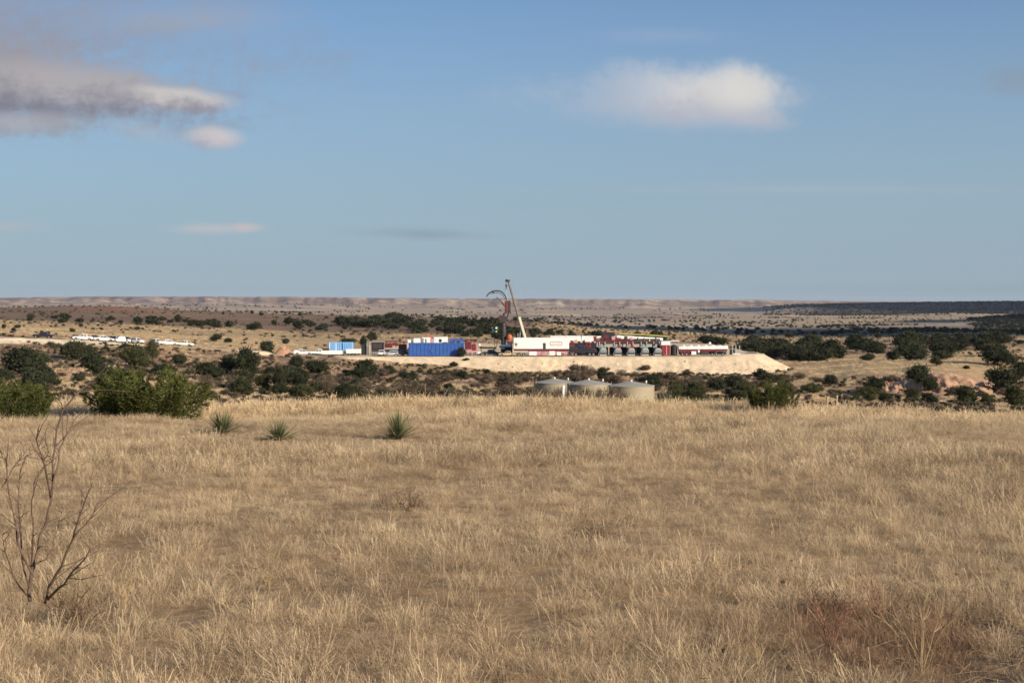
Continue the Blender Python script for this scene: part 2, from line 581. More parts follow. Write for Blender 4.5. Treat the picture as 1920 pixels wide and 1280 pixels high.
def solve(px, py, dmin=50.0, dmax=14000.0):
    """distance along bearing px where the ground comes into view at row py"""
    key = (round(px / 4), dmin)
    if key not in _cache:
        d = np.exp(np.linspace(math.log(dmin), math.log(14000.0), 700))
        p = round(px / 4) * 4
        x = (p - 960) / F * d
        z = ground(x, d)
        row = HOR + (EYE - z) / d * F
        _cache[key] = (d, np.minimum.accumulate(row))
    d, row = _cache[key]
    k = np.searchsorted(-row, -py)
    k = min(max(k, 0), len(d) - 1)
    return min(float(d[k]), dmax)


# ------------------------------------------------------------------ colour of the soil and its cover
GRASS = np.array([0.42, 0.295, 0.155]); DRY = np.array([0.22, 0.145, 0.09]); REDS = np.array([0.38, 0.20, 0.125])
CAL = np.array([0.70, 0.58, 0.42]); FAR = np.array([0.345, 0.268, 0.195]); DUSK = np.array([0.10, 0.075, 0.06]); SCRUB = np.array([0.034, 0.036, 0.032])
FIELD = np.array([0.34, 0.225, 0.12])


def blend(c, t, k):
    return c * (1 - k[:, None]) + t[None, :] * k[:, None]


def blob(px, py, cx, cy, rx, ry, soft=0.5):
    q = np.hypot((px - cx) / rx, (py - cy) / ry)
    return 1 - sst(1 - soft, 1 + soft, q)


def soil(x, y, z):
    """cover of the ground at each place: kinds of soil and dry plants, and shaded patches painted on the far scarp"""
    r = np.hypot(x, y); az = np.clip(np.arctan2(x, y), -R(27), R(27))
    px = 960 + F * np.tan(az); d = r * np.cos(az)
    py = HOR + (EYE - z) / np.maximum(d, 1) * F
    n1 = fbm(x / 11, y / 11, 4, 41); n2 = fbm(x / 45, y / 45, 4, 42); n3 = fbm(x / 300, y / 500, 5, 43); n4 = fbm(x / 3.5, y / 3.5, 3, 44)
    c = np.repeat(FIELD[None, :], len(x), 0)
    c = blend(c, DRY, sst(48, 60, d))
    c = blend(c, GRASS, sst(60, 90, d) * sst(0.42, 0.62, n2 * 0.6 + n1 * 0.4))
    c = blend(c, REDS, sst(60, 90, d) * (1 - sst(500, 900, d)) * 0.75 * sst(0.52, 0.68, n1 * 0.7 + n4 * 0.3))
    c = blend(c, np.array([0.115, 0.078, 0.052]), 0.85 * blob(x, y, 3.6, 7.0, 1.7, 1.9, 0.4) * sst(0.3, 0.5, n4))
    # pale grass shelves
    c = blend(c, GRASS, 0.9 * sst(330, 350, d) * (1 - sst(500, 620, d)) * sst(1490, 1540, px) * (1 - sst(1850, 1900, px)))
    c = blend(c, GRASS, 0.85 * sst(452, 470, d) * (1 - sst(640, 780, d)) * (1 - sst(650, 760, px)))
    c = blend(c, np.array([0.175, 0.115, 0.078]), 0.85 * sst(700, 860, d) * (1 - sst(1350, 1600, d)) * (1 - sst(950, 1080, px)))
    c = blend(c, REDS * 0.62, 0.8 * blob(px, py, 250, 577, 125, 7, 0.3) * sst(900, 1000, d) * (1 - sst(1400, 1500, d)))
    # red eroded banks and cuts
    bank = sst(282, 290, d) * (1 - sst(318, 332, d))
    c = blend(c, np.array([0.46, 0.28, 0.175]), 0.9 * bank * (sst(1640, 1665, px) * (1 - sst(1870, 1890, px)) + 0.85 * sst(105, 135, px) * (1 - sst(215, 235, px))))
    c = blend(c, np.array([0.42, 0.25, 0.16]), 0.7 * blob(px, py, 1262, 716, 42, 12) * sst(250, 300, d) * (1 - sst(420, 450, d)))
    c = blend(c, np.array([0.34, 0.215, 0.14]), 0.7 * sst(330, 370, d) * (1 - sst(424, 432, d)) * sst(640, 700, px) * (1 - sst(1450, 1500, px)) * sst(0.35, 0.6, n1))
    c = blend(c, GRASS * 0.95, 0.8 * sst(392, 412, d) * (1 - sst(424, 432, d)) * sst(680, 740, px) * (1 - sst(1100, 1200, px)))
    rd, _ = road_near(x, y)
    c = blend(c, CAL, (1 - sst(4.2, 6.0, rd)) * 0.95)
    c = blend(c, CAL * 0.95, (1 - sst(8, 10.5, rd)) * 0.95 * (1 - sst(262, 275, px)))
    # far country
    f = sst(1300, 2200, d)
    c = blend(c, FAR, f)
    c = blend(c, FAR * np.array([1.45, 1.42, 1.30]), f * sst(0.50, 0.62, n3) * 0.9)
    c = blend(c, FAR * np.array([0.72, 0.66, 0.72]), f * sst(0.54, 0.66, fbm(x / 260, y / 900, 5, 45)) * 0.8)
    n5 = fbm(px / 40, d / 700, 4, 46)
    c = blend(c, FAR * np.array([0.62, 0.55, 0.60]), sst(8200, 9000, d) * (1 - sst(11800, 12600, d)) * sst(0.48, 0.6, n5) * 0.8)  # shadowed patches of the scarp, painted into the ground colour
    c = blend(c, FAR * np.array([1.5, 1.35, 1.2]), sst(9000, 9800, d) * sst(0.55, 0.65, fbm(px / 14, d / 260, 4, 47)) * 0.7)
    c = blend(c, FAR * np.array([0.55, 0.46, 0.52]), sst(9900, 10200, d) * (1 - sst(11000, 11400, d)) * sst(0.5, 0.58, fbm(px / 30, d / 170, 4, 48)) * 0.8)  # more painted shade, in narrower bands up to the rim
    # golden flats to the right, brush-covered mesas beyond
    c = blend(c, GRASS * 0.95, 0.8 * sst(2300, 2700, d) * (1 - sst(4200, 5000, d)) * sst(1150, 1450, px) * sst(0.38, 0.6, n3 * 0.5 + n2 * 0.5))
    c = blend(c, SCRUB, 0.92 * sst(5100, 5600, d) * (1 - sst(8500, 9500, d)) * sst(1440, 1560, px))
    c = blend(c, SCRUB, 0.9 * sst(2000, 2250, d) * (1 - sst(2900, 3300, d)) * sst(1800, 1860, px))
    c = blend(c, SCRUB * 1.2, 0.7 * sst(1000, 1150, d) * (1 - sst(2000, 2300, d)) * sst(1380, 1500, px))
    return np.clip(c, 0.01, 0.9)


def terrain():
    azf = np.radians(np.arange(-24, 24.001, 0.075))
    azc = np.radians(np.concatenate([np.arange(27, 181, 3.0)]))
    az = np.concatenate([-azc[::-1], azf, azc])
    rr = np.concatenate([np.linspace(0.6, 12, 30)[:-1], np.exp(np.linspace(math.log(12), math.log(60), 60))[:-1],
                         np.exp(np.linspace(math.log(60), math.log(250), 60))[:-1],
                         np.exp(np.linspace(math.log(250), math.log(480), 120))[:-1],
                         np.exp(np.linspace(math.log(480), math.log(1500), 80))[:-1],
                         np.exp(np.linspace(math.log(1500), math.log(5000), 50))[:-1],
                         np.exp(np.linspace(math.log(5000), math.log(12500), 120))[:-1],
                         np.exp(np.linspace(math.log(12500), math.log(30000), 8))])
    A, RR = np.meshgrid(az, rr)
    x = (np.sin(A) * RR).ravel(); y = (np.cos(A) * RR).ravel()
    z = ground(x, y)
    n, m = len(rr), len(az)
    idx = np.arange(n * m).reshape(n, m)
    Fq = np.stack([idx[:-1, :-1], idx[1:, :-1], idx[1:, 1:], idx[:-1, 1:]], -1).reshape(-1, 4)[:, ::-1]
    me = mesh_np('ground', np.stack([x, y, z], 1), Fq, True)
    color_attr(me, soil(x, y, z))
    # grade of clearing of fine detail with distance is carried by the noise scales below
    m_ = bpy.data.materials.new('soil_and_dry_grass')
    m_.use_nodes = True
    N = NT(m_.node_tree)
    b = m_.node_tree.nodes['Principled BSDF']
    b.inputs['Roughness'].default_value = 0.95
    b.inputs['Specular IOR Level'].default_value = 0.1
    g = N.n('ShaderNodeNewGeometry').outputs['Position']
    a = N.n('ShaderNodeAttribute', attribute_name='tint').outputs['Color']
    f1 = N.noise(g, 1.6, 5, 0.7); f2 = N.noise(g, 0.23, 6, 0.65); f3 = N.noise(g, 0.02, 8, 0.65); f4 = N.noise(g, 14.0, 4, 0.7)
    s = N.m('ADD', N.m('MULTIPLY', f1, 0.5), N.m('MULTIPLY', f2, 0.8))
    s = N.m('ADD', s, N.m('MULTIPLY', f3, 0.7))
    s = N.m('ADD', s, N.m('MULTIPLY', f4, 0.3))
    k = N.rng(s, 0.85, 1.45, 0.55, 1.5, False)
    c = N.n('ShaderNodeVectorMath', operation='SCALE')
    N.put(c.inputs[0], a); N.put(c.inputs[3], k)
    N.put(b.inputs['Base Color'], c.outputs[0])
    bp = N.n('ShaderNodeBump')
    bp.inputs['Strength'].default_value = 0.5
    bp.inputs['Distance'].default_value = 1.0
    N.put(bp.inputs['Height'], N.m('ADD', N.m('MULTIPLY', f4, 0.02), N.m('ADD', N.m('MULTIPLY', f1, 0.06), N.m('MULTIPLY', f2, 0.5))))
    N.put(b.inputs['Normal'], bp.outputs[0])
    me.materials.append(m_)
    o = bpy.data.objects.new('ground', me)
    COL.objects.link(o)
    tag(o, kind='structure', label='rolling dry ground falling from the grass field to far mesas')
    return o


terrain_o = terrain()


def sand_mat(name, color, lo=0.8, hi=1.12, sc=0.35):
    m_ = bpy.data.materials.new(name)
    m_.use_nodes = True
    N = NT(m_.node_tree)
    b = m_.node_tree.nodes['Principled BSDF']
    b.inputs['Roughness'].default_value = 0.95
    b.inputs['Specular IOR Level'].default_value = 0.1
    g = N.n('ShaderNodeNewGeometry').outputs['Position']
    f = N.m('ADD', N.m('MULTIPLY', N.noise(g, sc, 6, 0.65), 0.6), N.m('MULTIPLY', N.noise(g, sc * 6, 5, 0.7), 0.4))
    c = N.mix(N.rng(f, 0.35, 0.65), tuple(k * lo for k in color), tuple(min(0.9, k * hi) for k in color))
    N.put(b.inputs['Base Color'], c)
    bp = N.n('ShaderNodeBump')
    bp.inputs['Strength'].default_value = 0.5
    bp.inputs['Distance'].default_value = 0.25
    N.put(bp.inputs['Height'], f)
    N.put(b.inputs['Normal'], bp.outputs[0])
    return m_


M['caliche'] = sand_mat('pale_caliche', (0.72, 0.56, 0.37), 0.74, 1.12)


def well_pad():
    xs = np.arange(-72, 104, 0.6); ys = np.concatenate([np.arange(408, 436, 0.45), np.arange(436, 586, 2.0)])
    X_, Y_ = np.meshgrid(xs, ys)
    x, y = X_.ravel(), Y_.ravel()
    sd = pad_sd(x, y)
    slope = 0.48 + 0.10 * (fbm(x / 5, y / 20, 3, 77) - 0.5)
    z = PADZ - np.maximum(sd, 0) * slope + 0.12 * (fbm(x / 2.2, y / 2.2, 3, 78) - 0.5)
    # a low windrow of pushed-up soil along the outer right corner
    z += 0.75 * np.exp(-((sd + 1.6) / 1.2) ** 2) * sst(64, 70, x) * (1 - sst(455, 470, y))
    # rills down the face
    z -= 0.42 * np.abs(fbm(x / 1.6, y / 14, 3, 79) - 0.5) * 2 * sst(0.5, 3, sd)
    g = ground(x, y)
    n, m = len(ys), len(xs)
    idx = np.arange(n * m).reshape(n, m)
    Fq = np.stack([idx[:-1, :-1], idx[:-1, 1:], idx[1:, 1:], idx[1:, :-1]], -1).reshape(-1, 4)
    keep = (z - g)[Fq].max(1) > -0.25
    me = mesh_np('gravel_pad', np.stack([x, y, np.maximum(z, g - 0.3)], 1), Fq[keep], True)
    me.materials.append(M['caliche'])
    o = bpy.data.objects.new('gravel_pad', me)
    COL.objects.link(o)
    tag(o, kind='structure', label='pale caliche well pad with its sloping earth embankment')


well_pad()


def dirt_road():
    m = []
    P = [Vector(p) for p in ROADP]
    # resample
    S = []
    for a, b in zip(P[:-1], P[1:]):
        k = max(2, int((b - a).length / 4))
        S += [a.lerp(b, t / k) for t in range(k)]
    S.append(P[-1])
    vs = []; fs = []
    for i, p in enumerate(S):
        d = S[min(i + 1, len(S) - 1)] - S[max(i - 1, 0)]
        nrm = Vector((-d.y, d.x, 0)).normalized()
        for k in range(7):
            q = p + nrm * (k - 3) * 1.55
            q.z = gz(q.x, q.y) + 0.10 - 0.02 * abs(k - 3)
            vs.append(tuple(q))
    for i in range(len(S) - 1):
        for k in range(6):
            a = i * 7 + k
            fs.append((a, a + 7, a + 8, a + 1))
    me = bpy.data.meshes.new('dirt_road'); me.from_pydata(vs, [], fs); me.update()
    me.materials.append(M['caliche'])
    o = bpy.data.objects.new('dirt_road', me); COL.objects.link(o)
    tag(o, kind='structure', label='pale dirt road coming down to the well pad')


dirt_road()


# ------------------------------------------------------------------ haze
def haze():
    b = MB().box(-31000, 31000, -31000, 31000, -330, 90)
    m_ = bpy.data.materials.new('thin_haze')
    m_.use_nodes = True
    t = m_.node_tree
    t.nodes.clear()
    v = t.nodes.new('ShaderNodeVolumePrincipled')
    v.inputs['Color'].default_value = (0.80, 0.86, 1.0, 1)
    v.inputs['Density'].default_value = 1.9e-5
    v.inputs['Anisotropy'].default_value = 0.1
    out = t.nodes.new('ShaderNodeOutputMaterial')
    t.links.new(v.outputs[0], out.inputs['Volume'])
    o = b.build('haze', m_)
    tag(o, kind='stuff', label='thin blue haze lying over the distant plains')


haze()

# ------------------------------------------------------------------ plants: materials
def leaf_mat(name, dark, light, rough=0.75, trans=0.25, use_attr=True, pos_scale=None):
    m_ = bpy.data.materials.new(name)
    m_.use_nodes = True
    N = NT(m_.node_tree)
    m_.node_tree.nodes.remove(m_.node_tree.nodes['Principled BSDF'])
    out = m_.node_tree.nodes['Material Output']
    a = N.n('ShaderNodeAttribute', attribute_name='tint').outputs['Fac']
    info = N.n('ShaderNodeObjectInfo').outputs['Random']
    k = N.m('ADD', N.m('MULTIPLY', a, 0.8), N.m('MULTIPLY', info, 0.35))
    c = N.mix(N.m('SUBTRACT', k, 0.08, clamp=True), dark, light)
    d = N.n('ShaderNodeBsdfDiffuse'); t = N.n('ShaderNodeBsdfTranslucent')
    N.put(d.inputs[0], c); N.put(t.inputs[0], c)
    mx = N.n('ShaderNodeMixShader'); mx.inputs[0].default_value = trans
    N.put(mx.inputs[1], d.outputs[0]); N.put(mx.inputs[2], t.outputs[0])
    N.put(out.inputs[0], mx.outputs[0])
    return m_


M['juniper'] = leaf_mat('juniper_foliage', (0.024, 0.029, 0.017), (0.072, 0.076, 0.042))
M['juniper_near'] = leaf_mat('bright_juniper_foliage', (0.026, 0.038, 0.016), (0.150, 0.158, 0.050))
M['juniper_mid'] = leaf_mat('olive_juniper_foliage', (0.032, 0.038, 0.018), (0.110, 0.108, 0.050))
M['brush'] = leaf_mat('bare_brush_twigs', (0.075, 0.056, 0.042), (0.22, 0.17, 0.115))
M['weed'] = leaf_mat('dead_brown_weeds', (0.11, 0.075, 0.05), (0.30, 0.21, 0.13))
M['sage'] = leaf_mat('pale_sage_foliage', (0.07, 0.07, 0.045), (0.20, 0.18, 0.11))
M['yucca'] = leaf_mat('yucca_leaves', (0.070, 0.090, 0.040), (0.22, 0.23, 0.11))
M['bark'] = mat('juniper_bark', (0.12, 0.085, 0.065), 0.9, 0, 0.3, 6)
M['twig'] = mat('grey_brown_twig', (0.11, 0.070, 0.048), 0.85, 0, 0.35, 9)


def grass_mat(name, dark, light, red):
    """dry blades: colour drifts from patch to patch across the field and from blade to blade"""
    m_ = bpy.data.materials.new(name)
    m_.use_nodes = True
    N = NT(m_.node_tree)
    m_.node_tree.nodes.remove(m_.node_tree.nodes['Principled BSDF'])
    out = m_.node_tree.nodes['Material Output']
    a = N.n('ShaderNodeAttribute', attribute_name='tint').outputs['Fac']
    info = N.n('ShaderNodeObjectInfo').outputs['Random']
    g = N.n('ShaderNodeNewGeometry').outputs['Position']
    p = N.noise(g, 0.55, 4, 0.6); p2 = N.noise(g, 0.16, 4, 0.6); p3 = N.noise(g, 2.2, 3, 0.6)
    k = N.m('ADD', N.m('MULTIPLY', a, 0.42), N.m('MULTIPLY', info, 0.30))
    k = N.m('ADD', k, N.m('MULTIPLY', N.rng(p, 0.3, 0.7), 0.22))
    k = N.m('ADD', k, N.m('MULTIPLY', N.rng(p3, 0.3, 0.7), 0.18))
    c = N.mix(N.m('SUBTRACT', k, 0.05, clamp=True), dark, light)
    c = N.mix(N.m('MULTIPLY', N.rng(p2, 0.52, 0.68), 0.45), c, (0.38, 0.275, 0.17))
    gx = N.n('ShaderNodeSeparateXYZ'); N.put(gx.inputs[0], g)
    c = N.mix(N.m('MULTIPLY', N.rng(gx.outputs[1], 31.0, 44.0), 0.5), c, (1.0, 0.76, 0.45))  # gold rises towards the far edge: grazing sunlight painted into the blade colour
    p4 = N.noise(g, 7.5, 3, 0.7)
    c = N.mix(N.m('MULTIPLY', N.rng(p4, 0.52, 0.64), 0.48), c, (0.15, 0.105, 0.07))
    # russet stand of bluestem near the bare corner
    q = N.m('SQRT', N.m('ADD', N.m('POWER', N.m('DIVIDE', N.m('SUBTRACT', gx.outputs[0], 2.15), 0.95), 2.0), N.m('POWER', N.m('DIVIDE', N.m('SUBTRACT', gx.outputs[1], 8.0), 1.35), 2.0)))
    q = N.m('ADD', q, N.m('MULTIPLY', N.m('SUBTRACT', p3, 0.5), 1.4))
    c = N.mix(N.m('MULTIPLY', N.rng(q, 1.3, 0.2), 0.6), c, red)
    c = N.mix(N.m('MULTIPLY', N.rng(p3, 0.60, 0.72), 0.30), c, (0.24, 0.13, 0.085))
    d = N.n('ShaderNodeBsdfDiffuse'); t = N.n('ShaderNodeBsdfTranslucent')
    N.put(d.inputs[0], c); N.put(t.inputs[0], c)
    mx = N.n('ShaderNodeMixShader'); mx.inputs[0].default_value = 0.42
    N.put(mx.inputs[1], d.outputs[0]); N.put(mx.inputs[2], t.outputs[0])
    N.put(out.inputs[0], mx.outputs[0])
    return m_


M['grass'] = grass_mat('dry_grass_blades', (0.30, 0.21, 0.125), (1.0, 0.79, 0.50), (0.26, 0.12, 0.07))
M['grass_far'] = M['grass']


# ------------------------------------------------------------------ plants: shapes
def leaves(P, D, L, Wd, rs, tint, bend=0.0):
    """one kite-shaped leaf at each P pointing along D"""
    n = len(P)
    D = D / np.maximum(np.linalg.norm(D, axis=1, keepdims=True), 1e-6)
    Rv = rs.normal(size=(n, 3)); S = np.cross(D, Rv); S /= np.maximum(np.linalg.norm(S, axis=1, keepdims=True), 1e-6)
    L = np.broadcast_to(L, (n,))[:, None]; Wd = np.broadcast_to(Wd, (n,))[:, None]
    a = P - D * L * 0.35; b = P + S * Wd * 0.5; c = P + D * L * 0.65; d = P - S * Wd * 0.5
    V_ = np.stack([a, b, c, d], 1).reshape(-1, 3)
    Fq = np.arange(4 * n).reshape(n, 4)
    return V_, Fq, np.repeat(tint, 4)


def crown(name, n, leaf, material, seed, lumps=12, rx=0.5, h=1.0, up=0.5, core=True, width=0.4, spread=0.33, flat=0.0):
    """foliage of a unit-sized bush or tree (about 1 wide, 1 high), leaf clumps spread over uneven lobes"""
    rs = np.random.RandomState(seed)
    cs = []; cr = []
    for i in range(lumps):
        for _ in range(30):
            p = rs.uniform(-1, 1, 3)
            if np.linalg.norm(p) < 1: break
        t = (p[2] + 1) / 2
        w = (1.0 - 0.55 * t ** 1.5) if not flat else 1.0
        cs.append([p[0] * rx * 0.72 * w, p[1] * rx * 0.72 * w, h * (0.2 + 0.58 * t)])
        cr.append(rs.uniform(0.55, 1.1) * spread * (1.1 - 0.45 * t))
    cs = np.array(cs); cr = np.array(cr)
    k = rs.choice(lumps, n, p=cr ** 2 / (cr ** 2).sum())
    u = rs.normal(size=(n, 3)); u /= np.linalg.norm(u, axis=1, keepdims=True)
    rad = cr[k] * (0.60 + 0.58 * rs.rand(n) ** 1.3)
    P = cs[k] + u * rad[:, None] * np.array([1, 1, 0.9])
    P[:, 2] = np.maximum(P[:, 2], 0.015)
    D = u * (1 - up) + np.array([0, 0, 1]) * up + rs.normal(size=(n, 3)) * 0.35
    lt = rs.rand(lumps)
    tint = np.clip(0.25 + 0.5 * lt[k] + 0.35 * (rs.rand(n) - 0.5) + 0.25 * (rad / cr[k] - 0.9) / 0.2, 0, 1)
    V_, Fq, tn = leaves(P, D, leaf * rs.uniform(0.6, 1.5, n), leaf * width * rs.uniform(0.7, 1.3, n), rs, tint)
    if core:
        cv = []; cf = []
        for i in range(lumps):
            b = MB().ball(cs[i], cr[i] * 0.62, 8, 5)
            bv = np.array(b.v)
            bv[:, 2] = np.maximum(bv[:, 2], 0.01)
            o = len(cv)
            cv += bv.tolist()
            for f in b.f:
                cf.append([q + o for q in (f if len(f) == 4 else (*f, f[-1]))])
        o = len(V_)
        V_ = np.vstack([V_, np.array(cv)])
        # triangles padded to quads are split off below
        allf = [tuple(f) for f in Fq.tolist()] + [tuple(dict.fromkeys(q + o for q in f)) for f in cf]
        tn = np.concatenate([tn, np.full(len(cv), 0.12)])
        me = bpy.data.meshes.new(name)
        me.from_pydata(V_.tolist(), [], allf)
    else:
        me = mesh_np(name, V_, Fq)
    color_attr(me, np.repeat(tn[:, None], 3, 1))
    me.materials.append(material)
    me.update()
    return me


def trunk(name, seed, h=0.45, r=0.045):
    rr = random.Random(seed); b = MB()
    pts = [Vector((0, 0, -0.06))]
    for i in range(3):
        pts.append(pts[-1] + Vector((rr.uniform(-.03, .03), rr.uniform(-.03, .03), (h + 0.06) / 3)))
    b.path(pts, [r * 1.2, r, r * 0.75, r * 0.4], 6)
    for i in range(3):
        a = rr.uniform(0, 2 * PI); s = pts[1 + i % 2]
        b.path([s, s + Vector((math.cos(a) * .12, math.sin(a) * .12, .14)), s + Vector((math.cos(a) * .24, math.sin(a) * .24, .32))], [r * .6, r * .4, r * .15], 5)
    me = bpy.data.meshes.new(name); me.from_pydata(b.v, [], b.f); me.materials.append(M['bark']); me.update()
    return me


def twiggy(name, seed, n=26, material=None, wide=1.0):
    """bare brush: many thin stems fanning from the ground, forked, with fine twig tips"""
    rs = np.random.RandomState(seed)
    P = []; D = []; L = []; Wd = []
    for i in range(n):
        a = rs.rand() * 2 * PI; lean = rs.rand() ** 0.7 * 0.8
        d = np.array([math.cos(a) * lean, math.sin(a) * lean, 1.0]); d /= np.linalg.norm(d)
        p = np.array([rs.normal() * .08 * wide, rs.normal() * .08 * wide, 0])
        ln = rs.uniform(0.5, 0.95)
        P.append(p + d * ln * 0.35); D.append(d); L.append(ln); Wd.append(0.02)
        for k in range(9):
            t = rs.uniform(0.3, 1.0)
            q = d + rs.normal(size=3) * 0.5; q[2] = abs(q[2])
            P.append(p + d * ln * t); D.append(q); L.append(rs.uniform(.15, .38)); Wd.append(.016)
    P = np.array(P); n_ = len(P)
    V_, Fq, tn = leaves(P, np.array(D), np.array(L), np.array(Wd), rs, rs.rand(n_))
    me = mesh_np(name, V_, Fq)
    color_attr(me, np.repeat(tn[:, None], 3, 1))
    me.materials.append(material or M['brush'])
    return me


def obj_mesh(name, me, parent=None, scale=None):
    o = bpy.data.objects.new(name, me)
    COL.objects.link(o)
    if parent:
        o.parent = parent
        KIDS.setdefault(parent.name, []).append(o)
    if scale is not None: o.scale = scale
    return o




def plumes(name, seed, n=64, per=260):
    """an unclipped juniper bush: upright feathery plumes leaning outward from a common foot"""
    rs = np.random.RandomState(seed); A = []; B = []; L = []; Wd = []; T = []
    for i in range(n):
        a = rs.rand() * 2 * PI; rr_ = math.sqrt(rs.rand())
        foot = np.array([math.cos(a) * rr_ * .36, math.sin(a) * rr_ * .36, 0.0])
        lean = np.array([math.cos(a) * rr_ * .42, math.sin(a) * rr_ * .42, 1.0]); lean /= np.linalg.norm(lean)
        H_ = (1.02 - .38 * rr_ ** 2) * rs.uniform(.72, 1.05)
        t = rs.rand(per) ** .8
        rad = .095 * (1 - t) ** .6 * rs.uniform(.8, 1.25) + .012
        u = rs.normal(size=(per, 3)); u[:, 2] *= .3; u /= np.linalg.norm(u, axis=1, keepdims=True)
        P = foot + lean * (t * H_)[:, None] + u * (rad * rs.uniform(.5, 1.1, per))[:, None]
        P[:, 2] = np.maximum(P[:, 2], .01)
        A.append(P); B.append(lean * .9 + u * .55 + rs.normal(size=(per, 3)) * .15)
        L.append(.05 * rs.uniform(.6, 1.5, per)); Wd.append(.014 * rs.uniform(.7, 1.4, per))
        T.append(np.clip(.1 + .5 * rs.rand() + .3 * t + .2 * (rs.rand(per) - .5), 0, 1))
    V_, Fq, tn = leaves(np.vstack(A), np.vstack(B), np.concatenate(L), np.concatenate(Wd), rs, np.concatenate(T))
    me = mesh_np(name, V_, Fq); color_attr(me, np.repeat(tn[:, None], 3, 1)); me.materials.append(M['juniper_near'])
    return me


JN = [plumes('juniper_crown', 150 + i) for i in range(3)]
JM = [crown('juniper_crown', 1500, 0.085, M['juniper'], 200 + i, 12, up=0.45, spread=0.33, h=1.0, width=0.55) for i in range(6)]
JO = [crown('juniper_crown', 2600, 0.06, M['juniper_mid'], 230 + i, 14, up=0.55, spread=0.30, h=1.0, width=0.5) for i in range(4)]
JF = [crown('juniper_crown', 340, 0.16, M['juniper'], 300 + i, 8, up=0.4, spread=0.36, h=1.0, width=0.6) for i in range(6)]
BR = [twiggy('brush_stems', 400 + i, 34) for i in range(4)]
BC = [crown('brush_crown', 900, 0.085, M['brush'], 420 + i, 9, up=0.5, spread=0.32, h=1.0, width=0.22, core=False, flat=1) for i in range(4)]
WC = [crown('weed_crown', 420, 0.10, M['weed'], 490 + i, 8, up=0.6, spread=0.34, h=1.0, width=0.14, core=False, flat=1) for i in range(2)]
WS = twiggy('weed_stems', 495, 22, M['weed'])
BK = [crown('brush_crown', 1500, 0.075, M['brush'], 460 + i, 10, up=0.55, spread=0.3, h=1.0, width=0.25, core=True, flat=1) for i in range(4)]
SG = [crown('sage_crown', 800, 0.09, M['sage'], 440 + i, 8, up=0.5, spread=0.33, h=1.0, width=0.25, core=True, flat=1) for i in range(3)]
TR = [trunk('trunk', 500 + i) for i in range(4)]
NT_ = [0]


def tree(px, py, w, h, kind='mid', label=None, group=None, name='juniper_tree', cat='tree', d=None, dmin=50, top=None):
    """a tree whose foot shows at (px, py) of the photograph; w, h in its pixels"""
    d = d or solve(px, py, dmin)
    s = d / F
    p = at(px, d)
    z = gz(p.x, d)
    i = NT_[0]; NT_[0] += 1
    t = empty(name, (p.x, p.y, z - 0.05), rnd.uniform(0, 2 * PI))
    if top is not None: h = HOR + (EYE - z) / d * F - top
    W_, H_ = w * s, h * s
    sc = (W_, W_ * rnd.uniform(0.85, 1.15), H_)
    src = {'near': JN, 'mid': JM, 'olive': JO, 'far': JF, 'brush': BC, 'sage': SG, 'thick': BK, 'weedy': WC}[kind]
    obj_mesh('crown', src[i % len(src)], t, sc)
    if kind in ('brush', 'sage', 'thick', 'weedy'):
        obj_mesh('stems', WS if kind == 'weedy' else BR[i % 4], t, sc)
    else:
        obj_mesh('trunk', TR[i % 4], t, (min(W_, H_ * 1.2),) * 2 + (H_,))
    tag(t, label, cat, group)
    return t


# ---- the bushes at the lip of the grass field
tree(278, 768, 205, 98, 'near', 'large bright green juniper bush at the far edge of the grass, left of centre', name='juniper_bush', cat='bush', d=36, top=684)
tree(228, 764, 90, 78, 'near', 'narrow juniper bush with an upright peak on the left flank of the large bright bush', name='juniper_bush', cat='bush', d=36.8, top=674)
tree(12, 770, 140, 76, 'near', 'bright green juniper bush cut off by the left edge of the photo', name='juniper_bush', cat='bush', d=35, top=698)
tree(1452, 770, 82, 62, 'near', 'yellow-green bush standing in the grass below the right end of the embankment', name='juniper_bush', cat='bush', d=44, top=708)
tree(155, 738, 105, 34, 'olive', 'low spreading green bush just behind the field edge between the two large left bushes', name='juniper_bush', cat='bush', d=105)

